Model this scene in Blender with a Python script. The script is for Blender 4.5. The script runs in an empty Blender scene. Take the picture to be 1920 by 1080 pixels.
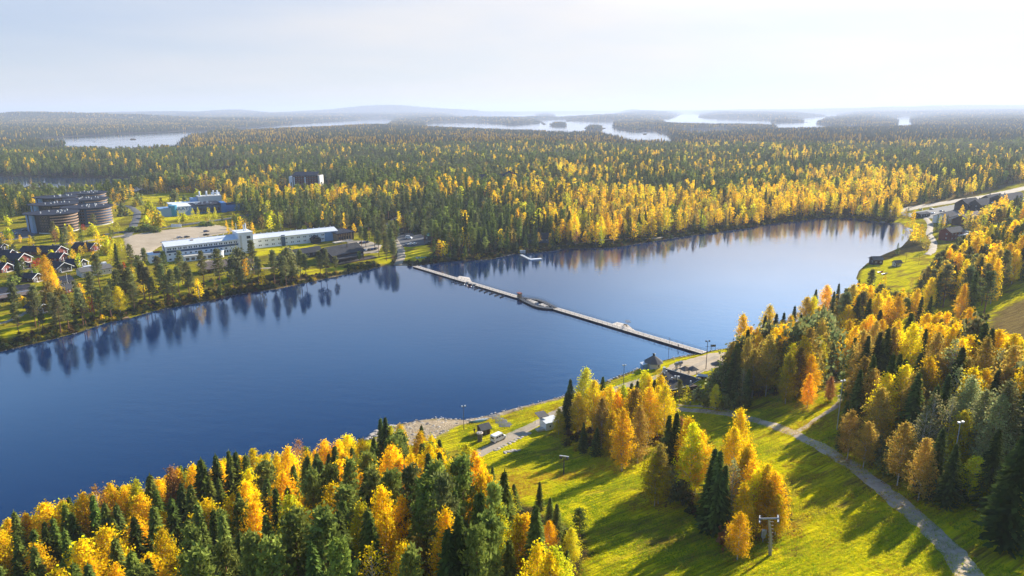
import bpy, bmesh, math, random
import numpy as np
from mathutils import Vector, Matrix
random.seed(7); RNG = np.random.default_rng(11)
SC = bpy.context.scene; COL = SC.collection
rad = math.radians

# ------------------------------------------------------------------ camera, sky, sun, exposure
FPX, CAMZ = 1300.0, 100.0                       # focal length in photo pixels (1920 wide), height above the lake
PITCH, ROLL = math.atan((540 - 207) / FPX), rad(0.3)
SUN_AZ, SUN_EL = rad(44), rad(21.5)             # clockwise from +Y (view direction)
_r, _f, _u = np.array([1., 0, 0]), np.array([0, math.cos(PITCH), -math.sin(PITCH)]), np.array([0, math.sin(PITCH), math.cos(PITCH)])
CR, CU, CF = _r * math.cos(ROLL) - _u * math.sin(ROLL), _u * math.cos(ROLL) + _r * math.sin(ROLL), _f
cam = bpy.data.objects.new('camera', bpy.data.cameras.new('camera')); COL.objects.link(cam); SC.camera = cam
m = Matrix.Identity(4)
for i in range(3): m[i][0], m[i][1], m[i][2] = CR[i], CU[i], -CF[i]
m[2][3] = CAMZ; cam.matrix_world = m
cam.data.sensor_width = 36; cam.data.lens = 36 * FPX / 1920; cam.data.clip_start = 0.5; cam.data.clip_end = 90000

world = bpy.data.worlds.new('World'); SC.world = world; world.use_nodes = True
nt = world.node_tree; N, L = nt.nodes, nt.links; bgn = N['Background']
sky = N.new('ShaderNodeTexSky'); sky.sky_type = 'NISHITA'; sky.sun_disc = False
sky.sun_elevation = SUN_EL; sky.sun_rotation = SUN_AZ; sky.altitude = 100
sky.air_density = 1.0; sky.dust_density = 0.3; sky.ozone_density = 4.0
tcw = N.new('ShaderNodeTexCoord'); mpw = N.new('ShaderNodeMapping'); mpw.inputs['Scale'].default_value = (1.3, 1.3, 9)
mpw.inputs['Rotation'].default_value = (0.05, 0.08, 0.4)
nzw = N.new('ShaderNodeTexNoise'); nzw.inputs['Scale'].default_value = 2.2; nzw.inputs['Detail'].default_value = 6
rmp = N.new('ShaderNodeMapRange'); rmp.inputs['From Min'].default_value = .35; rmp.inputs['From Max'].default_value = .7
rmp.inputs['To Min'].default_value = .80; rmp.inputs['To Max'].default_value = 1.0          # thin high cloud, patchy ...
elv = N.new('ShaderNodeSeparateXYZ'); L.new(tcw.outputs['Generated'], elv.inputs[0])
low = N.new('ShaderNodeMapRange'); low.interpolation_type = 'SMOOTHSTEP'; low.inputs['From Min'].default_value = 0.20; low.inputs['From Max'].default_value = .52
low.inputs['To Min'].default_value = .93; low.inputs['To Max'].default_value = .05           # ... thickest towards the horizon, clear blue overhead
L.new(elv.outputs['Z'], low.inputs['Value'])
mul = N.new('ShaderNodeMath'); mul.operation = 'MULTIPLY'
mixw = N.new('ShaderNodeMix'); mixw.data_type = 'RGBA'
def cmix(a_, b_, f_):                            # colour mix of two colours or sockets
    x_ = N.new('ShaderNodeMix'); x_.data_type = 'RGBA'
    for k_, v_ in (('A', a_), ('B', b_)):
        if isinstance(v_, tuple): x_.inputs[k_].default_value = (*v_, 1)
        else: L.new(v_, x_.inputs[k_])
    L.new(f_, x_.inputs['Factor']); return x_.outputs['Result']
def rng_(src, a_, b_, c_=0.0, d_=1.0, sm=True):
    x_ = N.new('ShaderNodeMapRange'); x_.interpolation_type = 'SMOOTHSTEP' if sm else 'LINEAR'
    for k_, v_ in (('From Min', a_), ('From Max', b_), ('To Min', c_), ('To Max', d_)): x_.inputs[k_].default_value = v_
    L.new(src, x_.inputs['Value']); return x_.outputs[0]
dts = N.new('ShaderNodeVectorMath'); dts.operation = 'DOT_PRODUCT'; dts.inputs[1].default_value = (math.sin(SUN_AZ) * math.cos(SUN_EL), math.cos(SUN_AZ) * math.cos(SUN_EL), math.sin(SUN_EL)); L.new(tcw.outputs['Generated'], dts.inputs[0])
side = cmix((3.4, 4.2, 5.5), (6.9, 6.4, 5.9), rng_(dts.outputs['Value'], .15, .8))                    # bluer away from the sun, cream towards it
vcol = cmix(cmix((6.0, 5.65, 5.4), side, rng_(elv.outputs['Z'], 0, .14, sm=False)), (4.6, 10.0, 17.0), rng_(elv.outputs['Z'], .13, .42))  # upper blue band, out of view, made extra bright to lift the water
gl1 = rng_(dts.outputs['Value'], .74, 1.0, 0, 2.6); gl2 = rng_(elv.outputs['Z'], .10, .26, .05, 1.0)     # added glow near the sun above the view, brightens the water's reflections
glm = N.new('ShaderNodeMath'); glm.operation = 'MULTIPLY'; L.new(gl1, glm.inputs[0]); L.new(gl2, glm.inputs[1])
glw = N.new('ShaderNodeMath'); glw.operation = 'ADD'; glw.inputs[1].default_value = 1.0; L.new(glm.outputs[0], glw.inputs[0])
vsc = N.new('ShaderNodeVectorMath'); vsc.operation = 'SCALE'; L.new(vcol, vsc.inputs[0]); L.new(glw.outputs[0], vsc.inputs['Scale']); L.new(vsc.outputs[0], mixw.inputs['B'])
L.new(tcw.outputs['Generated'], mpw.inputs['Vector']); L.new(mpw.outputs[0], nzw.inputs['Vector']); L.new(nzw.outputs['Fac'], rmp.inputs['Value'])
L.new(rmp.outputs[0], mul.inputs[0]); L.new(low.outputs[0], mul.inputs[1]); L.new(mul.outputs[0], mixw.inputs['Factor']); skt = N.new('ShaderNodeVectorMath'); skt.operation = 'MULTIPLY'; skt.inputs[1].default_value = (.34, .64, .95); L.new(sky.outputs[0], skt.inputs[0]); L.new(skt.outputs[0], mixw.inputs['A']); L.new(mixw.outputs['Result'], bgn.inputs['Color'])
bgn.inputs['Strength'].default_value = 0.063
sun = bpy.data.objects.new('sun', bpy.data.lights.new('sun', 'SUN')); COL.objects.link(sun)
sun.data.energy = 5.0; sun.data.angle = rad(0.5); sun.data.color = (1, .91, .76)
sd = Vector((math.sin(SUN_AZ) * math.cos(SUN_EL), math.cos(SUN_AZ) * math.cos(SUN_EL), math.sin(SUN_EL)))
sun.rotation_euler = sd.to_track_quat('Z', 'Y').to_euler(); sun.location = (200, 200, 300)
vs = SC.view_settings; SC.display_settings.display_device = 'sRGB'
vs.view_transform = 'Standard'; vs.look = 'None'; vs.gamma = 1; vs.use_curve_mapping = False; vs.exposure = 1.28
SC.cycles.max_bounces = 6; SC.cycles.diffuse_bounces = 3; SC.cycles.glossy_bounces = 2; SC.cycles.transmission_bounces = 4; SC.cycles.volume_bounces = 1
SC.cycles.use_denoising = True

# ------------------------------------------------------------------ map maths: pixels of the photo <-> the ground
def rays(px, py):
    px, py = np.asarray(px, float), np.asarray(py, float)
    return CF * FPX + (px - 960)[..., None] * CR + (540 - py)[..., None] * CU
def plane(pts, z=0.0):                           # photo pixels -> points of a level surface
    d = rays([p[0] for p in pts], [p[1] for p in pts])
    t = (z - CAMZ) / d[:, 2]; return np.stack([d[:, 0] * t, d[:, 1] * t], 1)
def project(x, y, z):
    v = np.stack([x, y, z - CAMZ], -1); c = v @ CF
    return 960 + FPX * (v @ CR) / c, 540 - FPX * (v @ CU) / c, c
def inside(x, y, poly):
    r = np.zeros(x.shape, bool); n = len(poly); j = n - 1
    for i in range(n):
        xi, yi, xj, yj = poly[i][0], poly[i][1], poly[j][0], poly[j][1]
        if yi != yj: r ^= ((yi > y) != (yj > y)) & (x < (xj - xi) * (y - yi) / (yj - yi) + xi)
        j = i
    return r
def dist(x, y, line, closed):
    best = np.full(x.shape, 1e18); n = len(line)
    for i in range(n if closed else n - 1):
        ax, ay = line[i]; bx, by = line[(i + 1) % n]; dx, dy = bx - ax, by - ay
        t = np.clip(((x - ax) * dx + (y - ay) * dy) / (dx * dx + dy * dy + 1e-9), 0, 1)
        np.minimum(best, (x - ax - t * dx) ** 2 + (y - ay - t * dy) ** 2, out=best)
    return np.sqrt(best)
def smooth(v, a, b): t = np.clip((v - a) / (b - a), 0, 1); return t * t * (3 - 2 * t)
def noise(x, y, s, seed=0):
    x, y = x / s + seed * 17.3, y / s - seed * 9.1
    ix, iy = np.floor(x).astype(np.int64), np.floor(y).astype(np.int64); fx, fy = x - ix, y - iy
    h = lambda a, b: (((a * 374761393 + b * 668265263 + seed * 974711) ^ ((a * 374761393 + b * 668265263) >> 13)) * 1274126177 & 0xffffff) / 0xffffff
    fx, fy = fx * fx * (3 - 2 * fx), fy * fy * (3 - 2 * fy)
    return (h(ix, iy) * (1 - fx) + h(ix + 1, iy) * fx) * (1 - fy) + (h(ix, iy + 1) * (1 - fx) + h(ix + 1, iy + 1) * fx) * fy

FAR_SHORE = [(-700, 780), (-200, 700), (0, 660), (60, 646), (150, 623), (200, 605), (235, 599), (290, 583), (400, 563), (440, 553), (520, 542), (600, 525), (690, 506), (722, 498), (740, 498), (775, 499), (800, 496), (850, 490), (920, 487), (960, 477), (1010, 474), (1060, 467), (1150, 465), (1200, 457), (1250, 449), (1340, 436), (1400, 429), (1440, 421), (1500, 415), (1550, 409), (1600, 410), (1650, 417), (1690, 421), (1712, 430)]
NEAR_SHORE = [(1712, 434), (1702, 450), (1690, 463), (1650, 480), (1625, 494), (1610, 508), (1605, 522), (1612, 532), (1595, 556), (1540, 590), (1450, 628), (1400, 647), (1340, 656), (1310, 663), (1270, 669), (1230, 679), (1195, 692), (1160, 705), (1120, 722), (1060, 741), (1010, 755), (970, 764), (930, 775), (905, 781), (870, 787), (820, 784), (790, 787), (750, 795), (715, 812), (680, 826), (600, 850), (450, 903), (300, 953), (0, 1060), (-400, 1210)]
LAKE = np.concatenate([plane(FAR_SHORE), plane(NEAR_SHORE), np.array([[-420., -20.], [-900., 60.]])])
_ns = plane(NEAR_SHORE)
NEAR_LINE = np.concatenate([[[6000., 2500.], [900., 690.], [480., 600.]], _ns, [[-420., -20.], [-900., -700.]]])
NEAR_POLY = np.concatenate([NEAR_LINE, [[-900., -6000.], [9000., -6000.], [9000., 2500.]]])
WATERS = [plane(p) for p in [
    [(-300, 268), (-50, 264), (0, 263), (60, 261), (100, 258), (250, 250), (345, 246), (404, 243), (412, 245), (345, 262), (336, 275), (335, 282), (240, 289), (120, 286), (0, 287), (-300, 300)],
    [(-300, 334), (0, 331), (130, 333), (250, 335), (330, 332), (400, 320), (438, 317), (430, 331), (400, 337), (330, 344), (270, 354), (215, 369), (130, 374), (60, 370), (0, 364), (-300, 380)],
    [(440, 241), (560, 231.5), (640, 227.5), (712, 222), (735, 224), (730, 233), (720, 238), (640, 241), (560, 245), (455, 250)],
    [(797, 231), (860, 228.5), (900, 229), (960, 234), (1012, 230), (1025, 240), (1040, 251), (960, 249), (880, 245), (800, 242)],
    [(1012, 225), (1058, 223), (1062, 229), (1078, 227), (1150, 227), (1150, 239), (1180, 246), (1230, 243), (1256, 258), (1264, 270), (1200, 275), (1160, 262), (1130, 253), (1060, 254), (1020, 252), (1000, 242), (1025, 233)]]]
FAR_SLIVERS = [
    [(860, 216.5), (1000, 214), (1010, 219), (880, 222)], [(1040, 213), (1150, 211.5), (1152, 216), (1045, 219)],
    [(1235, 224), (1260, 222), (1285, 214.5), (1310, 216), (1308, 221), (1445, 224), (1450, 233), (1262, 232)],
    [(1452, 231), (1500, 230), (1565, 236), (1540, 243), (1460, 243)], [(1495, 224), (1520, 220), (1548, 219), (1530, 229)],
    [(1683, 222), (1704, 220), (1712, 237), (1683, 239)], [(1585, 237), (1608, 237), (1608, 242), (1585, 243)],
    [(1280, 243), (1360, 241), (1370, 250), (1280, 251)], [(1515, 213), (1565, 213), (1570, 218)]]
WATERS = WATERS[:5]
WATERS += [plane([(x, y_ + (y - y_) * 1.4 + 1.0) for x, y in p]) for p in FAR_SLIVERS for y_ in [sum(q_[1] for q_ in p) / len(p)]]
ISLANDS = [plane(p) for p in [[(-300, 270), (0, 268), (60, 266), (118, 270), (124, 275), (60, 281), (0, 283), (-300, 290)],
    [(243, 261), (249, 259), (256, 261), (255, 263), (244, 263)], [(175, 265.5), (181, 265.5), (181, 267), (175, 267)],
    [(1094, 240), (1115, 238), (1138, 240), (1128, 244), (1100, 244)], [(1030, 233), (1060, 231), (1062, 236), (1035, 238)], [(1206, 250), (1213, 250), (1212, 253), (1206, 253)]]]
HILLS = [(725, 16500, 150, 900), (640, 17500, 70, 900), (830, 17000, 60, 900), (470, 15000, 70, 500), (1120, 17000, 95, 800), (330, 14000, 40, 1500), (60, 6500, 40, 1100), (180, 6800, 38, 900), (1400, 18000, 40, 1500), (1650, 17000, 70, 1500), (1850, 16000, 80, 1500)]
HILLS = [((p - 960) / FPX * d * 1.03, d, h, w) for p, d, h, w in HILLS]

def terrain(x, y, full=False):
    x, y = np.asarray(x, float), np.asarray(y, float)
    sm = dist(x, y, LAKE, True); sm[inside(x, y, LAKE)] *= -1
    sn = dist(x, y, NEAR_LINE, False); sn[~inside(x, y, NEAR_POLY)] *= -1
    s = sm.copy(); far = y > 600
    if far.any():
        xf, yf = x[far], y[far]; sf = s[far]
        for w in WATERS:
            q = np.full(xf.shape, 1e4); lo, hi = w.min(0) - 400, w.max(0) + 400
            k = (xf > lo[0]) & (xf < hi[0]) & (yf > lo[1]) & (yf < hi[1])
            if k.any():
                d = dist(xf[k], yf[k], w, True); d[inside(xf[k], yf[k], w)] *= -1; q[k] = d
            sf = np.minimum(sf, q)
        for w in ISLANDS:
            lo, hi = w.min(0) - 300, w.max(0) + 300
            k = (xf > lo[0]) & (xf < hi[0]) & (yf > lo[1]) & (yf < hi[1])
            if k.any():
                d = dist(xf[k], yf[k], w, True); d[~inside(xf[k], yf[k], w)] *= -1; sf[k] = np.maximum(sf[k], d)
        s[far] = sf
    h = np.where(s < 0, np.maximum(s * .22, -3.5), np.minimum(s * .16, 1.0) + np.clip(s - 6, 0, 40) * .03)
    fr = smooth(-sn, 0, 90)
    D = np.hypot(x, y)
    h += fr * smooth(s, 25, 400) * (2 + 9 * noise(x, y, 420, 3) + 3 * noise(x, y, 130, 5)) * (1 + smooth(D, 2500, 7000) * 1.2)
    if far.any():
        hh = np.zeros(x[far].shape)
        for hx, hy, a, w in HILLS: hh += a * np.exp(-(((x[far] - hx) / (w * 1.25)) ** 2 + ((y[far] - hy) / w) ** 2))
        dd = D[far]
        hh += smooth(dd, 8000, 14000) * (15 + 45 * noise(x[far], y[far], 3500, 8))
        h[far] += hh * smooth(s[far], 0, 500)
    k = np.clip(sn - 33, 0, None)
    hill = .30 * (np.sqrt(k * k + 60) - 7.75); hill = 70 * (1 - np.exp(-hill / 70)) * 1.13
    h += np.where(sn > 0, hill + smooth(sn, 40, 100) * (noise(x, y, 28, 1) * 2.2 + noise(x, y, 9, 2) * .5), 0)
    return (h, s, sn) if full else h
_T = np.concatenate([np.geomspace(30, 3000, 420), np.geomspace(3050, 20000, 100)])
def place(px, py, h=0.0):                        # where the sight line through a photo pixel meets the ground (raised by h)
    d = rays(px, py); d = d / np.linalg.norm(d[:2]); ts = _T
    for _ in range(3):
        z = CAMZ + d[2] * ts - h - np.maximum(terrain(d[0] * ts, d[1] * ts), 0)
        k = int(np.argmax(z <= 0)) if (z <= 0).any() else len(ts) - 1
        k = max(k, 1); ts = np.linspace(ts[k - 1], ts[k], 24)
    t = ts[12]; x, y = d[0] * t, d[1] * t
    return np.array([x, y, max(float(terrain(np.array([x]), np.array([y]))[0]), 0.0)])

# ------------------------------------------------------------------ helpers
def tag(o, label=None, cat=None, group=None, kind=None):
    for k, v in (('label', label), ('category', cat), ('group', group), ('kind', kind)):
        if v: o[k] = v
    return o
def newmesh(name, v, f, mats=(), mi=None, smooth_=False):
    me = bpy.data.meshes.new(name); v = np.asarray(v, np.float32)
    if isinstance(f, np.ndarray) and f.ndim == 2:
        nf, k = f.shape
        me.vertices.add(len(v)); me.vertices.foreach_set('co', v.ravel())
        me.loops.add(nf * k); me.loops.foreach_set('vertex_index', f.ravel().astype(np.int32))
        me.polygons.add(nf); me.polygons.foreach_set('loop_start', np.arange(0, nf * k, k, dtype=np.int32))
        me.update(calc_edges=True)
    else: me.from_pydata([tuple(map(float, p)) for p in v], [], [tuple(map(int, q)) for q in f]); me.update()
    for m_ in mats: me.materials.append(m_)
    if mi is not None: me.polygons.foreach_set('material_index', np.asarray(mi, np.int32))
    if smooth_: me.polygons.foreach_set('use_smooth', np.ones(len(me.polygons), bool))
    return me
def link(name, me, parent=None, loc=(0, 0, 0), rz=0.0, sc=None):
    o = bpy.data.objects.new(name, me); COL.objects.link(o); o.location = loc; o.rotation_euler = (0, 0, rz)
    if sc is not None: o.scale = sc if hasattr(sc, '__len__') else (sc,) * 3
    if parent: o.parent = parent
    return o
def thing(name, label, cat, loc=(0, 0, 0), rz=0.0, group=None):
    o = link(name, None, None, loc, rz); o.empty_display_size = .5
    return tag(o, label, cat, group)

# ------------------------------------------------------------------ materials
def mat(name, col, rough=.8, var=.25, scale=1.5, metal=0.0, spec=.3, bump=0.0, objcol=False, emit=None):
    m_ = bpy.data.materials.new(name); m_.use_nodes = True; t = m_.node_tree; b = t.nodes['Principled BSDF']
    b.inputs['Roughness'].default_value = rough; b.inputs['Metallic'].default_value = metal; b.inputs['Specular IOR Level'].default_value = spec
    tc = t.nodes.new('ShaderNodeTexCoord'); nz = t.nodes.new('ShaderNodeTexNoise'); nz.inputs['Scale'].default_value = scale; nz.inputs['Detail'].default_value = 5
    t.links.new(tc.outputs['Object'], nz.inputs['Vector'])
    mr = t.nodes.new('ShaderNodeMapRange'); mr.inputs['To Min'].default_value = 1 - var; mr.inputs['To Max'].default_value = 1 + var
    mr.inputs['From Min'].default_value = .3; mr.inputs['From Max'].default_value = .7
    t.links.new(nz.outputs['Fac'], mr.inputs['Value'])
    mx = t.nodes.new('ShaderNodeVectorMath'); mx.operation = 'SCALE'; mx.inputs[0].default_value = col[:3]
    if objcol: oi = t.nodes.new('ShaderNodeObjectInfo'); t.links.new(oi.outputs['Color'], mx.inputs[0])
    t.links.new(mr.outputs[0], mx.inputs['Scale']); t.links.new(mx.outputs[0], b.inputs['Base Color'])
    if bump:
        bp = t.nodes.new('ShaderNodeBump'); bp.inputs['Strength'].default_value = bump; bp.inputs['Distance'].default_value = .1
        t.links.new(nz.outputs['Fac'], bp.inputs['Height']); t.links.new(bp.outputs[0], b.inputs['Normal'])
    return m_
def leaf_mat(name, trans=.4):                    # leaf colour = object colour x the tint stored on the leaves
    m_ = bpy.data.materials.new(name); m_.use_nodes = True; t = m_.node_tree; t.nodes.remove(t.nodes['Principled BSDF'])
    out = t.nodes['Material Output']; oi = t.nodes.new('ShaderNodeObjectInfo'); at = t.nodes.new('ShaderNodeAttribute'); at.attribute_name = 'tint'
    mx = t.nodes.new('ShaderNodeVectorMath'); mx.operation = 'MULTIPLY'; t.links.new(oi.outputs['Color'], mx.inputs[0]); t.links.new(at.outputs['Color'], mx.inputs[1])
    hs = t.nodes.new('ShaderNodeHueSaturation'); mr = t.nodes.new('ShaderNodeMapRange'); mr.inputs['To Min'].default_value = .8; mr.inputs['To Max'].default_value = 1.2
    t.links.new(oi.outputs['Random'], mr.inputs['Value']); t.links.new(mr.outputs[0], hs.inputs['Value']); t.links.new(mx.outputs[0], hs.inputs['Color'])
    d, tr, ms = t.nodes.new('ShaderNodeBsdfDiffuse'), t.nodes.new('ShaderNodeBsdfTranslucent'), t.nodes.new('ShaderNodeMixShader')
    ms.inputs[0].default_value = trans
    for s_ in (d, tr): t.links.new(hs.outputs[0], s_.inputs['Color'])
    t.links.new(d.outputs[0], ms.inputs[1]); t.links.new(tr.outputs[0], ms.inputs[2]); t.links.new(ms.outputs[0], out.inputs['Surface'])
    return m_
M = dict(leaf=leaf_mat('broad_leaf', .45), needle=leaf_mat('needle', .34),
    birch_bark=mat('birch_bark', (.5, .47, .42), .8, .35, 3), pine_bark=mat('pine_bark', (.22, .10, .055), .9, .3, 2), bark=mat('bark', (.07, .05, .04), .9, .3, 2))
# ------------------------------------------------------------------ ground cover (where the meadow, lawns, sand and dry grass lie)
LAWNS = [plane(p, 3) for p in [[(468, 465), (600, 449), (585, 462), (480, 481)], [(735, 424), (760, 419), (762, 425), (730, 434)], [(752, 462), (800, 458), (815, 468), (790, 485), (755, 484)],
    [(0, 590), (25, 583), (22, 598), (0, 604)], [(0, 612), (55, 600), (55, 612), (0, 630)], [(34, 475), (86, 464), (80, 478), (36, 488)], [(170, 425), (205, 418), (240, 405), (245, 395), (225, 395), (232, 415), (200, 432), (170, 436)],
    [(60, 590), (90, 585), (90, 600), (65, 604)], [(110, 545), (160, 535), (160, 542), (110, 552)], [(415, 516), (440, 508), (438, 520), (415, 524)], [(285, 415), (350, 405), (420, 402), (420, 410), (290, 424)],
    [(260, 365), (330, 360), (380, 362), (340, 374), (262, 380)], [(560, 500), (640, 497), (655, 500), (640, 506), (560, 512)], [(672, 462), (710, 458), (712, 464), (675, 470)], [(700, 476), (735, 472), (735, 490), (712, 492)], [(1600, 545), (1606, 515), (1650, 488), (1700, 470), (1760, 464), (1760, 500), (1700, 530), (1640, 548)], [(1660, 418), (1690, 405), (1720, 415), (1715, 425), (1690, 424)]]]
DRY = [plane(p, z) for p, z in [([(1850, 620), (1860, 585), (1880, 560), (2000, 530), (2300, 600), (1960, 680)], 18), ([(1545, 690), (1560, 660), (1580, 640), (1600, 660), (1570, 720)], 12), ([(1680, 385), (1760, 372), (1860, 355), (1920, 340), (1920, 350), (1760, 385)], 4), ([(500, 545), (600, 522), (720, 500), (720, 494), (600, 512), (500, 535)], 1.5)]]
BEACH = [plane(p, .8) for p in [[(700, 824), (730, 806), (760, 789), (820, 782), (868, 784), (905, 778), (930, 773), (1000, 752), (1060, 738), (1062, 742), (1000, 757), (930, 780), (868, 797), (845, 806), (822, 822), (790, 836), (740, 842)], [(740, 495), (775, 495), (776, 500), (728, 500)], [(1590, 408), (1690, 418), (1690, 424), (1590, 413)]]]
NEAR_WOOD = plane([(660, 822), (760, 850), (850, 885), (900, 930), (945, 975), (1010, 1050), (1110, 1160), (1000, 1500), (-600, 1500), (-400, 1255), (0, 1030), (300, 930), (450, 880), (600, 828)], 6)
ROADS = [  # (name, width, material, label, pixels)
    ('road', 4.6, 'gravel', 'pale gravel road along the near shore past the white van', [(1345, 668), (1310, 684), (1285, 694), (1240, 704), (1195, 716), (1150, 730), (1100, 747), (1060, 765), (1020, 786), (975, 809), (940, 828), (905, 846), (870, 864), (830, 890)]),
    ('path', 4.2, 'track', None, [(1268, 766), (1300, 769), (1340, 773), (1390, 780), (1440, 795), (1490, 813), (1540, 838), (1590, 868), (1640, 905), (1690, 945), (1735, 985), (1775, 1022), (1805, 1056), (1830, 1100), (1850, 1160)]),
    ('path', 2.0, 'track', None, [(1270, 760), (1310, 760), (1345, 765), (1385, 774)]),
    ('path', 2.2, 'sandy', None, [(1492, 812), (1520, 793), (1548, 775), (1572, 758), (1580, 740)]),
    ('road', 6, 'gravel', None, [(745, 497), (752, 485), (752, 472), (748, 460), (738, 445), (726, 432), (722, 422), (740, 411), (765, 399), (788, 387), (800, 378)]),
    ('road', 7, 'asphalt', None, [(195, 440), (250, 432), (310, 426), (370, 418), (420, 411), (470, 402), (540, 385)]),
    ('road', 7, 'asphalt', None, [(236, 446), (248, 428), (256, 410), (258, 398), (245, 388), (215, 382)]),
    ('road', 5, 'gravel', None, [(30, 472), (90, 462), (140, 455), (200, 447), (240, 440)]),
    ('road', 5, 'gravel', None, [(440, 378), (500, 368), (560, 362), (640, 358)]),
    ('road', 14, 'gravel', None, [(1668, 398), (1720, 388), (1780, 379), (1850, 368), (1925, 352), (2000, 335)]),
    ('road', 5, 'gravel', None, [(1690, 399), (1735, 408), (1745, 420), (1742, 440), (1752, 455), (1748, 470), (1738, 478)]),
    ('path', 2.0, 'sandy', None, [(965, 470), (1010, 466), (1060, 459), (1100, 454), (1140, 449), (1230, 447), (1300, 436)]),
    ('path', 3, 'sandy', None, [(55, 560), (75, 546), (110, 538), (140, 530)]), ('path', 3, 'gravel', None, [(-20, 612), (20, 602), (50, 585)]),
    ('road', 4, 'gravel', None, [(410, 508), (470, 505), (560, 500)]), ('path', 3, 'asphalt', None, [(540, 465), (548, 478), (556, 485)])]
LOTS = [('car_park', 'sandy', [(232, 446), (262, 438), (300, 433), (395, 421), (425, 425), (445, 433), (310, 458), (285, 470), (262, 490), (240, 478)]),
    ('car_park', 'asphalt', [(738, 444), (752, 437), (815, 442), (812, 455), (770, 463), (752, 461)]), ('car_park', 'gravel', [(650, 451), (690, 452), (715, 460), (708, 474), (665, 476), (655, 462)]),
    ('car_park', 'sandy', [(1240, 700), (1262, 682), (1300, 672), (1335, 662), (1362, 660), (1352, 685), (1325, 695), (1290, 705)]),
    ('car_park', 'asphalt', [(1690, 403), (1760, 389), (1830, 376), (1815, 398), (1760, 410), (1715, 409)]), ('gravel_patch', 'asphalt', [(917, 779), (926, 777), (960, 795), (955, 800), (938, 801)]),
    ('yard', 'gravel', [(370, 495), (390, 488), (420, 487), (415, 500), (380, 505)]), ('car_park', 'asphalt', [(-20, 440), (60, 425), (75, 432), (60, 445), (-20, 455)])]
ROADW = [(plane(r[4], 4), r[1]) for r in ROADS]; LOTW = [plane(p, 4) for _, _, p in LOTS]

# the ground: one sheet, fine in view, coarse behind
az = np.concatenate([np.linspace(-180, -47, 40)[:-1], np.linspace(-47, 47, 520), np.linspace(47, 180, 40)[1:]])
rr = np.concatenate([np.geomspace(6, 60, 60)[:-1], np.geomspace(60, 900, 330)[:-1], np.geomspace(900, 6000, 170)[:-1], np.geomspace(6000, 45000, 70)])
A, R = np.meshgrid(np.radians(az), rr); gx, gy = (R * np.sin(A)).ravel(), (R * np.cos(A)).ravel()
gz, gs, gn = terrain(gx, gy, True)
na, nr = len(az), len(rr)
idx = np.arange(na * nr).reshape(nr, na); q = np.stack([idx[:-1, :-1], idx[:-1, 1:], idx[1:, 1:], idx[1:, :-1]], -1).reshape(-1, 4)
def soft(polys, x, y, w):
    o = np.zeros(x.shape)
    for p in polys:
        lo, hi = p.min(0) - 10, p.max(0) + 10; k = (x > lo[0]) & (x < hi[0]) & (y > lo[1]) & (y < hi[1])
        if k.any():
            d = dist(x[k], y[k], p, True); d[inside(x[k], y[k], p)] *= -1
            o[k] = np.maximum(o[k], smooth(-d + (noise(x[k], y[k], 3, 9) - .5) * 2 * w, -w, w))
    return o
lawn = soft(LAWNS, gx, gy, 1.0); dry = soft(DRY, gx, gy, 3.0); sand = soft(BEACH, gx, gy, .8)
wood = soft([NEAR_WOOD], gx, gy, 2.0)
meadow = smooth(gn, 0, 3) * (1 - wood) * (np.hypot(gx, gy) < 520)
town = soft([plane([(-400, 560), (0, 640), (235, 585), (480, 515), (700, 495), (735, 470), (700, 430), (640, 440), (470, 420), (440, 372), (400, 350), (250, 350), (60, 385), (-400, 420)], 4), plane([(1690, 425), (1690, 395), (1780, 376), (1930, 345), (2100, 330), (2100, 430), (1860, 450), (1760, 470)], 4)], gx, gy, 4.0)
lawn = np.maximum(lawn, town * (.25 + .5 * noise(gx, gy, 14, 77)))
lawn = np.maximum(lawn, meadow * (1 - dry)) * (1 - sand)
me = newmesh('ground', np.stack([gx, gy, gz], 1), q, smooth_=True)
at = me.attributes.new('cover', 'FLOAT_COLOR', 'POINT'); at.data.foreach_set('color', np.stack([lawn, dry, sand, np.ones_like(lawn)], 1).astype(np.float32).ravel())

gm = bpy.data.materials.new('ground_cover'); gm.use_nodes = True; t = gm.node_tree; N, L = t.nodes, t.links; b = N['Principled BSDF']; b.inputs['Roughness'].default_value = .95; b.inputs['Specular IOR Level'].default_value = .0
at_ = N.new('ShaderNodeAttribute'); at_.attribute_name = 'cover'; sp = N.new('ShaderNodeSeparateColor'); L.new(at_.outputs['Color'], sp.inputs[0]); tc = N.new('ShaderNodeTexCoord')
def nz_(scale, stretch=None, rot=0.0, detail=6):
    n_ = N.new('ShaderNodeTexNoise'); n_.inputs['Scale'].default_value = scale; n_.inputs['Detail'].default_value = detail; n_.inputs['Roughness'].default_value = .62
    if stretch:
        mp = N.new('ShaderNodeMapping'); mp.vector_type = 'TEXTURE'; mp.inputs['Scale'].default_value = [1 / q_ for q_ in stretch]; mp.inputs['Rotation'].default_value = (0, 0, rot); L.new(tc.outputs['Object'], mp.inputs['Vector']); L.new(mp.outputs[0], n_.inputs['Vector'])
    else: L.new(tc.outputs['Object'], n_.inputs['Vector'])
    return n_.outputs['Fac']
def ramp(fac, stops):
    r_ = N.new('ShaderNodeValToRGB'); e = r_.color_ramp.elements
    while len(e) < len(stops): e.new(.5)
    for k, (p, c) in enumerate(stops): e[k].position = p; e[k].color = (*c, 1)
    L.new(fac, r_.inputs[0]); return r_.outputs[0]
def mixc(f, a, b_, mode='MIX'):
    x_ = N.new('ShaderNodeMix'); x_.data_type = 'RGBA'; x_.blend_type = mode
    if isinstance(f, float): x_.inputs['Factor'].default_value = f
    else: L.new(f, x_.inputs['Factor'])
    L.new(a, x_.inputs['A']); L.new(b_, x_.inputs['B']); return x_.outputs['Result']
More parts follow.
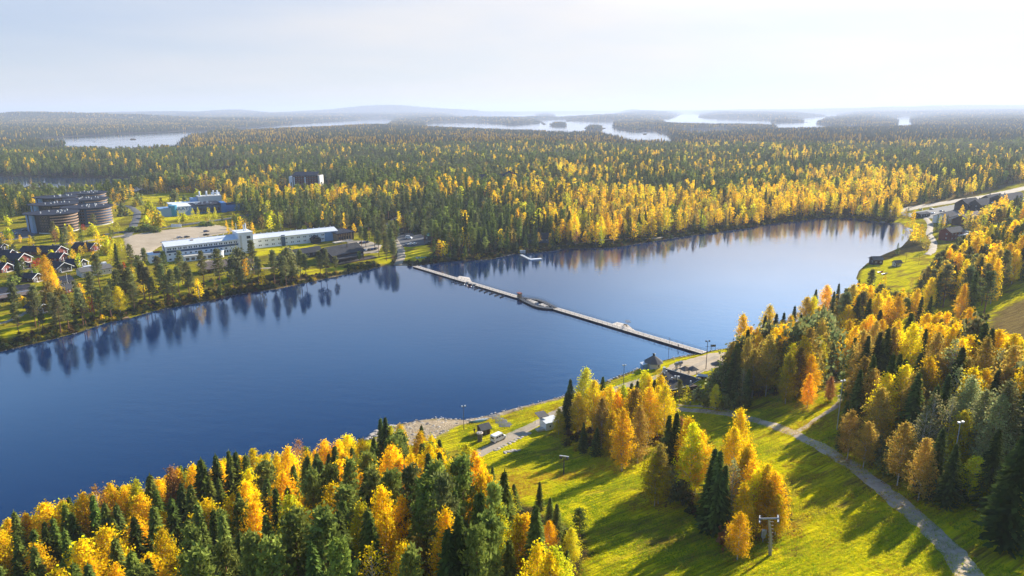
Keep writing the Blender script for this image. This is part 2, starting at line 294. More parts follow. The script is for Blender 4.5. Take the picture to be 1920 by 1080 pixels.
stripe = nz_(.9, (.10, 1.5, 1), rad(33)); blot = nz_(.06); fine = nz_(1.7)
floor_c = ramp(nz_(.35), [(.3, (.025, .024, .012)), (.5, (.05, .045, .02)), (.62, (.10, .065, .022)), (.75, (.06, .07, .02))])
grass_a = ramp(fine, [(.3, (.17, .24, .002)), (.5, (.52, .48, .002)), (.72, (.80, .60, .004))])
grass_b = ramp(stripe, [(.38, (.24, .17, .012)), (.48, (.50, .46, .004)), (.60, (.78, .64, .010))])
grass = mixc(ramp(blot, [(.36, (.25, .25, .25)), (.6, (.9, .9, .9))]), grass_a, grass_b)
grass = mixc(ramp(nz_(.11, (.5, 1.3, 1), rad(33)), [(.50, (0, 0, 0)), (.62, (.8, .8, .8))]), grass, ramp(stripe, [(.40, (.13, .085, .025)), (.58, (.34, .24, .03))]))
dry_c = ramp(nz_(.8, (.15, 1.2, 1), rad(22)), [(.3, (.10, .07, .03)), (.5, (.22, .15, .05)), (.7, (.30, .23, .07))])
sand_c = ramp(nz_(.9), [(.3, (.30, .22, .14)), (.5, (.48, .37, .24)), (.7, (.58, .47, .32))])
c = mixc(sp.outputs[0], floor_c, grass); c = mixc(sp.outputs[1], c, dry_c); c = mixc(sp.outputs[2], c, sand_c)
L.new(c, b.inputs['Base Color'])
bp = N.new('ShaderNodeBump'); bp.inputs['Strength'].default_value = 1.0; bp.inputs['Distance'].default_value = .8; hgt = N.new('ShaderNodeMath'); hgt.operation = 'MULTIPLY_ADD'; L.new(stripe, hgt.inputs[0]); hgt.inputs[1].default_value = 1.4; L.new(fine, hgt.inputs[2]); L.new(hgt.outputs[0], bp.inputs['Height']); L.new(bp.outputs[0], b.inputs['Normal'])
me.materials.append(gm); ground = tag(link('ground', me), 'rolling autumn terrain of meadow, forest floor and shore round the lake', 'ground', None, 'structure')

# water: one level sheet under all the lakes
wm = bpy.data.materials.new('lake_water'); wm.use_nodes = True; t = wm.node_tree; N, L = t.nodes, t.links; b = N['Principled BSDF']
b.inputs['Base Color'].default_value = (.0002, .018, .072, 1); b.inputs['Roughness'].default_value = .035; b.inputs['IOR'].default_value = 1.45
tc = N.new('ShaderNodeTexCoord')
w1 = nz_(.55, (1, 2.6, 1), rad(12), 3); w2 = nz_(.12, (1, 2.2, 1), rad(-8), 3); w3 = nz_(.012, None, 0, 2)
ad = N.new('ShaderNodeMath'); ad.operation = 'MULTIPLY_ADD'; L.new(w2, ad.inputs[0]); ad.inputs[1].default_value = 2.5; L.new(w1, ad.inputs[2])
bp = N.new('ShaderNodeBump'); bp.inputs['Distance'].default_value = .22; L.new(ad.outputs[0], bp.inputs['Height'])
mr = N.new('ShaderNodeMapRange'); mr.inputs['From Min'].default_value = .35; mr.inputs['From Max'].default_value = .65; mr.inputs['To Min'].default_value = .035; mr.inputs['To Max'].default_value = .15; L.new(w3, mr.inputs['Value']); L.new(mr.outputs[0], bp.inputs['Strength'])
L.new(bp.outputs[0], b.inputs['Normal'])
lake = newmesh('lake', [(-30000, -2000, 0), (30000, -2000, 0), (30000, 45000, 0), (-30000, 45000, 0)], [(0, 1, 2, 3)], [wm])
tag(link('water', lake), 'calm blue lake water reflecting the far shore', 'water', None, 'structure')

# haze: one closed box of pale air round the whole place
hm = bpy.data.materials.new('haze'); hm.use_nodes = True; t = hm.node_tree; t.nodes.remove(t.nodes['Principled BSDF']); pv = t.nodes.new('ShaderNodeVolumePrincipled')
pv.inputs['Color'].default_value = (.60, .68, .85, 1); pv.inputs['Density'].default_value = .000095; pv.inputs['Anisotropy'].default_value = .15
t.links.new(pv.outputs[0], t.nodes['Material Output'].inputs['Volume'])
hx, hz0, hz1 = 46000, -5, 270
hv = [(x, y, z) for z in (hz0, hz1) for x, y in ((-hx, -hx), (hx, -hx), (hx, hx), (-hx, hx))]
hz = link('haze', newmesh('haze', hv, [(3, 2, 1, 0), (4, 5, 6, 7), (0, 1, 5, 4), (1, 2, 6, 5), (2, 3, 7, 6), (3, 0, 4, 7)], [hm])); tag(hz, 'thin blue autumn haze over the lakes and far forests', 'haze', None, 'stuff')

# roads, paths and car parks: sheets laid on the ground
def ground_mat(name, c0, c1, sc, line=None):
    m_ = bpy.data.materials.new(name); m_.use_nodes = True; global N, L, tc
    N, L = m_.node_tree.nodes, m_.node_tree.links; tc = N.new('ShaderNodeTexCoord'); b_ = N['Principled BSDF']; b_.inputs['Roughness'].default_value = .9; b_.inputs['Specular IOR Level'].default_value = .2
    L.new(mixc(.5, ramp(nz_(sc), [(.3, c0), (.7, c1)]), ramp(nz_(sc * .12), [(.35, c0), (.65, c1)])), b_.inputs['Base Color']); return m_
M.update(gravel=ground_mat('gravel_surface', (.26, .21, .15), (.46, .38, .28), 1.2), track=ground_mat('track_surface', (.30, .225, .155), (.60, .47, .33), 1.0), sandy=ground_mat('sandy_surface', (.34, .26, .17), (.52, .42, .29), .8), asphalt=ground_mat('asphalt_surface', (.09, .09, .095), (.15, .15, .15), .8))
ROAD_LABELS = iter(['pale gravel road along the near shore past the white van', 'grey gravel track curving down the meadow to the lower right corner', 'narrow track rejoining the meadow track near the walkers', 'sunlit sandy path branching off the meadow track into the trees', 'road from the far boat slip up past the parked cars', 'asphalt road in front of the blue building', 'asphalt road beside the round dark apartment blocks', 'gravel road behind the dark cabins', 'road in front of the high-rise in the forest', 'wide pale road at the far right end of the lake', 'winding gravel road by the red house at the right', 'footpath along the far shore', 'sandy path by the twin white-stemmed birch', 'gravel path by the lawns at the left edge', 'gravel road before the dark-roofed lakeside buildings', 'paved walk crossing the hotel lawn'])
def resample(P, step):
    d = np.r_[0, np.cumsum(np.hypot(*np.diff(P, axis=0).T))]; n = max(2, int(d[-1] / step)); t_ = np.linspace(0, d[-1], n)
    q_ = np.stack([np.interp(t_, d, P[:, 0]), np.interp(t_, d, P[:, 1])], 1)
    for _ in range(3): q_[1:-1] = (q_[:-2] + 2 * q_[1:-1] + q_[2:]) / 4
    return q_
def drape(P, cols, up): return np.concatenate([P, (np.maximum(terrain(P[:, 0], P[:, 1]), .05) + up)[:, None]], 1)
for nm, w, mt, _, px in ROADS:
    P = resample(np.array([place(*p)[:2] for p in px]), 2.0); T = np.gradient(P, axis=0); T /= np.linalg.norm(T, axis=1)[:, None]; Nn = np.stack([-T[:, 1], T[:, 0]], 1)
    offs = np.linspace(-.5, .5, 5); V = []; up = .10 if np.hypot(*P[0]) < 330 else .35
    for i, p in enumerate(P):
        ww = w * (1 + .18 * (noise(p[:1], p[1:], 6, 4)[0] - .5))
        for o_ in offs: V.append(p + Nn[i] * (o_ * ww + (0 if abs(o_) < .4 else (noise(p[:1], p[1:], 2.6, 5 + int(o_ > 0))[0] - .5) * 1.3)))
    V = drape(np.array(V), 5, up); V[0::5, 2] -= up + .05; V[4::5, 2] -= up + .05
    k = np.arange(len(P) - 1)[:, None] * 5 + np.arange(4)[None]; k = k.ravel(); F = np.stack([k, k + 1, k + 6, k + 5], 1)
    tag(link(nm, newmesh(nm, V, F[:, ::-1], [M[mt]], smooth_=True)), next(ROAD_LABELS), nm, None, 'structure')
LOT_LABELS = iter(['large sandy car park behind the white hotel', 'asphalt car park with white vehicles above the far slip', 'gravel car park beside the brown restaurant', 'sandy turning place at the near end of the floating bridge', 'asphalt car park at the far right end of the lake', 'grey gravel strip running down to the near shore', 'gravel yard before the long dark-roofed building', 'car park at the left edge beside the round blocks'])
for nm, mt, px in LOTS:
    P = np.array([place(*p)[:2] for p in px]); c0, c1 = P.min(0), P.max(0); st = max(1.2, (c1 - c0).max() / 60)
    X, Y = np.meshgrid(np.arange(c0[0], c1[0] + st, st), np.arange(c0[1], c1[1] + st, st)); fx, fy = X.ravel(), Y.ravel()
    dd = dist(fx, fy, P, True); dd[~inside(fx, fy, P)] *= -1
    up = .08 if np.hypot(*P[0]) < 330 else .28
    V = np.stack([fx, fy, np.maximum(terrain(fx, fy), .05) + np.clip(dd + .6, -.4, up)], 1); ny, nx = X.shape
    I = np.arange(nx * ny).reshape(ny, nx); F = np.stack([I[:-1, :-1], I[:-1, 1:], I[1:, 1:], I[1:, :-1]], -1).reshape(-1, 4)
    F = F[(dd[F] > -st * 1.2).all(1)]
    tag(link(nm, newmesh(nm, V, F, [M[mt]], smooth_=True)), next(LOT_LABELS), nm.replace('_', ' '), None, 'structure')
# ------------------------------------------------------------------ tree shapes (leaf-sized faces spread through the crown)
def unit(a): return a / (np.linalg.norm(a, axis=-1, keepdims=True) + 1e-9)
def diamonds(c, u, v):                           # one four-sided leaf spray per centre
    n = len(c); V = np.stack([c - u, c + v, c + u, c - v], 1).reshape(-1, 3); return V, np.arange(n * 4).reshape(n, 4)
def tube(pts, radii, k=5):
    pts = np.array(pts, float); V, F = [], []
    for i, (p, r) in enumerate(zip(pts, radii)):
        d = unit(pts[min(i + 1, len(pts) - 1)] - pts[max(i - 1, 0)]); a = unit(np.cross(d, [.3, .9, .1] if abs(d[2]) > .5 else [0, 0, 1])); b = np.cross(d, a)
        for j in range(k): w = 2 * math.pi * j / k; V.append(p + r * (a * math.cos(w) + b * math.sin(w)))
    for i in range(len(pts) - 1):
        for j in range(k): F.append((i * k + j, i * k + (j + 1) % k, (i + 1) * k + (j + 1) % k, (i + 1) * k + j))
    return np.array(V), np.array(F)
def joinvf(parts):
    V, F, o = [], [], 0
    for v, f in parts: V.append(v); F.append(f + o); o += len(v)
    return np.concatenate(V), np.concatenate(F)
def rdir(g, n): return unit(g.normal(size=(n, 3)))
def spruce_parts(g, H, R, whorl, nb, per, sz):
    C, U, Vv, T = [], [], [], []
    z = .07 * H
    while z < H * .985:
        f = 1 - z / H; L_ = R * (f ** .85) * g.uniform(.85, 1.1) + .08
        if z < .16 * H: L_ *= .75
        for j in range(nb):
            a = 2 * math.pi * (j + g.uniform(-.4, .4)) / nb + z * 2.4; l = L_ * g.uniform(.75, 1.15)
            dr = np.array([math.cos(a), math.sin(a), 0]); sd_ = np.array([-dr[1], dr[0], 0]); tone = g.uniform(.6, 1.5)
            for k in range(per):
                t_ = (k + .75) / per; p = np.array([0, 0, z]) + dr * l * t_ + np.array([0, 0, -.32 * l * t_ ** 1.6 + .10 * l * (t_ > .85)])
                s_ = sz * (.55 + .6 * f) * g.uniform(.8, 1.2); w = sd_ * g.uniform(-.6, .6)
                C.append(p + g.normal(size=3) * .06); U.append((dr + w + np.array([0, 0, -.35])) * s_); Vv.append((sd_ * .9 + np.array([0, 0, g.uniform(-.6, .2)])) * s_ * .5); T.append(tone * g.uniform(.85, 1.15) * (1.0 + .25 * (t_ > .8)))
        z += whorl * (.45 + .75 * f)
    C.append(np.array([0, 0, H * .99])); U.append(np.array([0, 0, .55])); Vv.append(np.array([.12, 0, 0])); T.append(1.)
    return np.array(C), np.array(U), np.array(Vv), np.array(T)
def birch_parts(g, H, R, nb, per, sz, clump, z0=.2, low=.8, droop=.5):
    C, T, limbs = [], [], []; lean = g.normal(size=2) * .02
    axis = lambda z: np.array([lean[0] * z * math.sin(z * .3), lean[1] * z * math.cos(z * .25), z])
    for j in range(nb):
        f = (j + g.uniform(0, 1)) / nb; z = H * (z0 + (1 - z0) * f ** .92 * .98); a = j * 2.4 + g.uniform(-.5, .5)
        prof = max(.10, math.sin(math.pi * min(1, (f * .82 + .18)) ** low) ** .8 * 1.02); l = R * prof * g.uniform(.6, 1.15)
        p0 = axis(max(.1 * H, z - l * .75)); p1 = axis(z) + np.array([math.cos(a), math.sin(a), 0]) * l
        pm = p0 * .45 + p1 * .55 + np.array([0, 0, l * .28]); limbs.append((p0, pm, p1)); tone = g.uniform(.72, 1.25)
        n = max(3, int(per * (.35 + .65 * prof) * g.uniform(.6, 1.3)))
        t_ = g.uniform(.3, 1.05, n)[:, None]; c = p0 * (1 - t_) ** 2 + 2 * pm * t_ * (1 - t_) + p1 * t_ ** 2
        c = c + g.normal(size=(n, 3)) * clump * np.array([1, 1, .9]); c[:, 2] -= np.abs(g.normal(size=n)) * droop * clump
        C.append(c); T.append(tone * g.uniform(.8, 1.2, n))
    n = int(per * .8); c = np.array([axis(H * .96)]) + g.normal(size=(n, 3)) * np.array([.3, .3, .55]) * clump * 1.3; C.append(c); T.append(g.uniform(.8, 1.2, n))
    C, T = np.concatenate(C), np.concatenate(T); u = rdir(g, len(C)); v = unit(np.cross(u, rdir(g, len(C)))); s_ = sz * g.uniform(.7, 1.3, (len(C), 1))
    return C, u * s_, v * s_ * .7, T, limbs, axis
def pine_parts(g, H, R, nb, per, sz, z0=.42):
    C, U, Vv, T, limbs = [], [], [], [], []; bend = g.normal(size=2) * .4
    axis = lambda z: np.array([bend[0] * math.sin(z / H * 2.6), bend[1] * math.sin(z / H * 2.1), z])
    for j in range(nb):
        f = (j + g.uniform(0, .9)) / nb; z = H * (z0 + (1 - z0) * f ** .9 * .98); a = j * 2.4 + g.uniform(-.6, .6)
        l = R * (1.12 * (1 - f) ** .7 * min(1, .55 + f * 2.2) + .06) * g.uniform(.55, 1.15) + .3
        p0 = axis(z - l * .15); p1 = axis(z) + np.array([math.cos(a) * l, math.sin(a) * l, l * g.uniform(.0, .35)]); limbs.append((p0, (p0 + p1) / 2 + np.array([0, 0, -.1 * l]), p1)); tone = g.uniform(.7, 1.3)
        n = max(4, int(per * g.uniform(.6, 1.3))); t_ = g.uniform(.35, 1.05, n)[:, None]
        c = p0 * (1 - t_) + p1 * t_ + g.normal(size=(n, 3)) * np.array([.42, .42, .20]) * (sz / .3) ** .5 * .9
        d = unit(rdir(g, n) + np.array([0, 0, .75]) + np.array([math.cos(a), math.sin(a), 0]) * .4); s_ = sz * g.uniform(.7, 1.3, (n, 1))
        C.append(c); U.append(d * s_); Vv.append(unit(np.cross(d, rdir(g, n))) * s_ * .45); T.append(tone * g.uniform(.8, 1.2, n))
    return np.concatenate(C), np.concatenate(U), np.concatenate(Vv), np.concatenate(T), limbs, axis
def tinted(name, V, F, T, mats, mi=None, warm=None, g=None):
    me = newmesh(name, V, F, mats, mi); a = me.attributes.new('tint', 'FLOAT_COLOR', 'POINT'); n = len(V)
    c = np.ones((n, 4), np.float32); c[:, :3] = np.asarray(T).reshape(n, -1); a.data.foreach_set('color', c.ravel()); return me
def rep4(T): return np.repeat(T, 4)
def tint3(g, T, sp):                             # natural spread of leaf colour through one crown
    t_ = np.stack([T, T, T], 1)
    if sp == 'birch': h = g.normal(size=len(T)) * .10; t_[:, 1] *= 1 + h; t_[:, 2] *= 1 + h
    return np.repeat(t_, 4, 0)
def make_tree(sp, var, lod):
    """returns (crown mesh, trunk mesh) for lod 0, (one mesh, None) for lod 1"""
    g = np.random.default_rng(hash((sp == 'spruce', sp == 'pine', var, lod)) % 99991 + var * 7); H = 18.0
    if sp == 'spruce':
        R = (3.2, 3.6, 2.8, 3.9)[var % 4]
        C, U, Vv, T = spruce_parts(g, H, R, *((.60, 10, 5, .58) if lod == 0 else (1.15, 6, 2, 1.05)))
        trunk = tube([(0, 0, -.6), (0, 0, 6), (0, 0, 12), (0, 0, 17.5)], (.24, .18, .10, .03), 6 if lod == 0 else 3); lm, tm = M['needle'], M['bark']
    elif sp == 'pine':
        R = (2.3, 2.7, 2.1, 2.5)[var % 4]
        C, U, Vv, T, limbs, axis = pine_parts(g, H, R, *((46, 46, .34, (.40, .34, .48, .3)[var % 4]) if lod == 0 else (22, 11, .85, (.42, .36, .5, .3)[var % 4])))
        tr = [tube([axis(z) for z in (-.6, 4, 8, 12, 15.5, 17.6)], (.22, .19, .16, .12, .07, .02), 6 if lod == 0 else 3)]
        if lod == 0: tr += [tube(l_, (.05, .035, .015), 3) for l_ in limbs]
        trunk = joinvf(tr); lm, tm = M['needle'], M['pine_bark']
    else:
        R = (3.2, 3.6, 2.8, 4.0, 3.3)[var % 5]; z0 = (.16, .22, .12, .25, .18)[var % 5]
        a_ = dict(sparse=(60, 26), bush=(40, 70)).get(sp, (84, 84))
        if sp == 'bush': H, R, z0 = 5.0, 2.4, .0
        C, U, Vv, T, limbs, axis = birch_parts(g, H, R, a_[0], a_[1], .20 if sp != 'bush' else .22, .48, z0) if lod == 0 else birch_parts(g, H, R, 34, 9 if sp != 'sparse' else 5, .58, .55, z0)
        tr = [tube([axis(z * H / 18) for z in (-.6, 4, 8, 12, 15, 17)], (.17, .14, .11, .08, .05, .02), 6 if lod == 0 else 3)]
        if lod == 0: tr += [tube(l_, (.045, .03, .012), 3) for l_ in limbs]
        trunk = joinvf(tr); lm, tm = M['leaf'], M['birch_bark']
    V, F = diamonds(C, U, Vv); T4 = tint3(g, T, 'birch' if sp not in ('spruce', 'pine') else '')
    if lod == 0: return tinted('crown', V, F, T4, [lm]), newmesh('trunk', trunk[0], trunk[1], [tm], smooth_=True)
    VV, FF = joinvf([(V, F), trunk]); return tinted(sp + '_tree', VV, FF, np.concatenate([T4, np.ones((len(trunk[0]), 3))]), [lm, tm], np.r_[np.zeros(len(F)), np.ones(len(trunk[1]))]), None
SPECIES = dict(spruce=4, pine=4, birch=5, sparse=2, bush=2)
LOD = {(s_, v_, l_): make_tree(s_, v_, l_) for s_, n_ in SPECIES.items() for v_ in range(n_) for l_ in (0, 1)}
TONES = dict(gold=(.95, .66, .008), orange=(.95, .61, .008), lime=(.64, .57, .02), russet=(.40, .19, .06), red=(.55, .08, .03), ochre=(.46, .32, .05), grey=(.32, .32, .12),
    dark=(.080, .108, .022), mid=(.135, .170, .028), sage=(.19, .20, .065), green=(.21, .25, .045))
TONES = {k: np.array(v) for k, v in TONES.items()}

# ------------------------------------------------------------------ where every tree stands
TREES = []                                       # x, y, z, height, species, variant, tone, width factor
def add(x, y, z, h, sp, tone, wf=1.0, force=False): TREES.append([x, y, z, h, sp, int(RNG.integers(0, SPECIES[sp])), tone, wf, force])
SPN = dict(b='birch', s='spruce', p='pine', r='sparse', u='bush'); TN = dict(g='gold', o='orange', y='lime', r='russet', R='red', c='ochre', a='grey', d='dark', m='mid', s='sage', n='green')
def tops(spec):                                  # "kind tone x y height;" : x, y = the pixel of the tree top
    for e in spec.replace('\n', ' ').split(';'):
        e = e.split()
        if not e: continue
        k, tn, px, py, h = e[0], e[1], float(e[2]), float(e[3]), float(e[4])
        if px < 1060 and py > 835: h *= 1.24; e = e[:5] + [str(.82 if k in 'pb' else .95)] if len(e) < 6 else e; tn = 'g' if tn == 'o' and int(px) % 3 == 0 else tn
        for _ in range(12):
            p = place(px, py, h)
            if terrain(p[:1], p[1:2], True)[1][0] > 1.5: break
            h *= .93
        add(p[0], p[1], p[2] - .1, h, SPN[k], TN[tn], float(e[5]) if len(e) > 5 else 1.0, True)
tops("""s m 25 956 17; b g 45 962 15; b o 83 941 16 1.3; b y 122 938 15 1.2; s d 128 929 15; b o 155 924 16; r r 178 908 17; b g 205 905 16; b g 233 910 15; b y 253 898 16; s m 280 888 18 1.2; b o 297 896 14; b r 317 876 17;
b g 331 878 16; s m 337 870 16; b g 360 870 16; s m 376 858 18 1.25; s d 403 850 17; b g 412 862 14; s m 428 842 18; s d 441 844 17; b g 455 858 15; b g 473 840 16; b g 499 850 16; b g 515 848 15; b g 539 838 17; r r 558 822 17; b g 575 845 14;
b o 608 824 16 1.2; b o 634 824 15; b o 652 814 17 1.2; b g 680 822 15; s d 700 818 18; s d 713 782 19; s d 722 780 20; b y 730 797 17 1.1; b g 749 795 16; s d 790 796 12; b o 786 808 16; b o 811 816 15; s d 824 822 14; b o 730 846 16; b o 749 861 16 1.2; b g 770 850 15; b g 792 848 15;
s m 172 925 17; b o 254 969 16 1.2; b o 306 956 14; b o 303 988 16; b o 150 1013 17 1.3; b o 64 1019 15 1.2; b o 172 1045 15; b g 216 1056 14; s d 82 975 17; s m 98 968 17; s m 195 940 17; s d 217 942 18; s m 292 915 17; s m 356 905 18; s m 390 890 18; s d 320 930 17; s n 350 970 18; s m 120 990 18; s m 30 1000 17; s n 415 960 18;
p n 360 985 18; p n 345 1040 17; p n 420 1010 17; p n 450 940 17; p n 655 862 18; p n 622 868 18; p n 586 883 18; s d 499 894 17; s d 516 912 17; s d 538 910 17; p n 608 954 19 1.1; p n 549 958 19 1.1; p n 508 1008 18 1.1; b y 675 940 17; b o 714 911 17; b o 725 960 15; p s 767 872 19; p n 817 866 20; p n 802 890 19 1.1; p s 833 888 20; p n 864 854 19; b o 877 832 17; b o 890 842 15; b o 897 855 16; b o 902 886 16; b o 917 892 15; s d 902 917 19; b o 752 927 15; s m 946 880 17; p n 925 905 17; b y 935 940 14;
b o 974 965 15; b o 986 962 15; s m 1005 942 17; b o 1008 1015 15; b o 1030 1035 15; b y 1036 1025 15; b y 1060 1050 13; r o 696 1018 15; b o 755 1014 15; b o 780 1005 13; p n 770 1030 17; p n 920 960 18; p n 890 985 18; s n 655 1050 14; p n 700 880 17; p n 470 1000 18; p n 635 1005 18; s d 860 960 19; s d 840 985 18;
s d 1070 709 17; s d 1062 735 13; b y 1100 689 19 1.1; b g 1113 712 17; s d 1131 704 17; b g 1147 722 17; b g 1158 735 16; b g 1169 721 17; s d 1185 716 18; s d 1196 712 18; b g 1207 694 19 1.1; b g 1220 705 17; s d 1228 710 18; b g 1240 702 19; b g 1250 722 18; b g 1170 765 17; b c 1200 760 16; b c 1130 745 16; b y 1085 735 14; b o 1150 770 13; s d 1095 790 10; s d 1120 800 9; b y 1048 765 9;
s d 1256 775 18; s d 1270 770 18; s d 1263 800 14; b r 1278 782 15; b g 1289 780 17; b g 1301 792 17; b g 1311 805 15; b c 1240 830 14; b g 1232 850 12; u a 1262 880 6; u a 1280 900 5; s d 1342 838 16; s d 1352 842 17; s d 1334 870 14; s d 1362 870 14; b g 1391 766 17 1.05; b g 1380 800 15; b g 1406 828 15; b g 1414 862 13; b g 1432 884 11.5; b g 1446 905 10.5; b g 1455 884 12 1.1; b g 1420 876 12.5 1.1; b g 1440 868 13 1.1; b g 1398 838 14.5; b r 1466 905 9; b o 1461 925 8.5; r a 1378 860 14; b g 1400 905 11; b o 1390 960 9; u r 1370 985 4;
b o 1397 588 20 1.1; b o 1409 612 19; b c 1375 640 18; b g 1444 571 21 1.1; s d 1436 590 20; s d 1457 586 21; s d 1471 584 20; s d 1450 605 19; b g 1466 600 17; s d 1491 572 20; s d 1503 588 19; b g 1483 590 18; b g 1514 556 21 1.1; b g 1527 555 21; b g 1536 575 20; b g 1548 594 20; b y 1496 622 19; b o 1515 618 19; b g 1504 650 17; b y 1482 660 17; b c 1460 640 18; b c 1430 640 18; b c 1418 655 17; b y 1540 630 17; b o 1525 665 14; b r 1560 705 8; b o 1520 700 11; r a 1395 690 12; u a 1340 700 6; u a 1360 690 7; s d 1385 680 14; s d 1405 690 13; b y 1344 720 9; b y 1287 722 7; p s 1276 712 9; u a 1310 725 5; u s 1330 735 5; u s 1360 740 5; u s 1390 735 6;
s d 1531 541 18; b g 1552 534 18 1.1; s d 1574 530 18; s d 1565 545 17; b y 1598 536 19 1.2; b g 1610 530 17; s d 1612 522 17; s d 1622 545 18; b o 1636 535 16; b o 1650 530 16; p s 1637 505 17; b o 1660 515 10; b g 1680 545 16; s d 1668 540 18; b g 1695 540 16; b c 1705 548 16; s d 1690 560 17;
b g 1594 598 19 1.1; b g 1605 612 17; b g 1622 600 17; b g 1634 590 19 1.1; b g 1646 602 17; b o 1655 598 16; s d 1605 630 20; s d 1630 626 21; s d 1652 620 21; s m 1668 612 22 1.1; b g 1686 600 19; s m 1710 584 22 1.2; b g 1700 596 17; b g 1716 606 17; b g 1740 586 20 1.1; b g 1755 592 19; b g 1762 584 20; b g 1778 586 20 1.1; b g 1790 600 18; s d 1764 604 19; s d 1768 625 18; s d 1812 596 20; s d 1822 606 19; b o 1820 576 20; b g 1836 600 19; s d 1850 602 22 1.2; s d 1863 612 21; b g 1876 617 20 1.1; b g 1890 640 18; b g 1905 625 20; b g 1918 640 18;
b c 1625 668 19 1.1; b c 1640 690 17; b o 1667 698 18 1.1; b c 1655 725 16; s d 1690 660 20; s d 1700 670 19; s d 1640 665 20; s d 1615 690 18; b g 1745 668 19 1.1; b c 1715 700 18; b c 1730 690 17; b g 1802 632 20 1.2; b c 1780 650 18; b c 1820 670 17; b g 1850 690 16; b c 1890 690 18; b o 1915 680 17; s d 1780 700 19; s d 1760 720 18; r a 1755 735 17; r a 1740 760 15; r a 1790 740 16; b a 1826 705 18 1.1; b a 1850 730 17; b a 1900 715 20 1.2; b a 1880 740 18; b y 1810 770 13; s d 1925 812 20 1.3; b o 1832 800 8; b y 1835 855 9 1.3; b y 1850 875 8; u n 1810 880 6; b c 1600 770 12; b c 1630 790 11; s d 1590 750 13; u s 1680 840 6; u s 1650 820 6; u s 1720 850 6; u s 1750 880 6; b c 1700 790 14; b c 1740 820 13; s d 1770 800 14; s d 1795 830 13; s d 1875 800 16; s d 1900 840 15""")
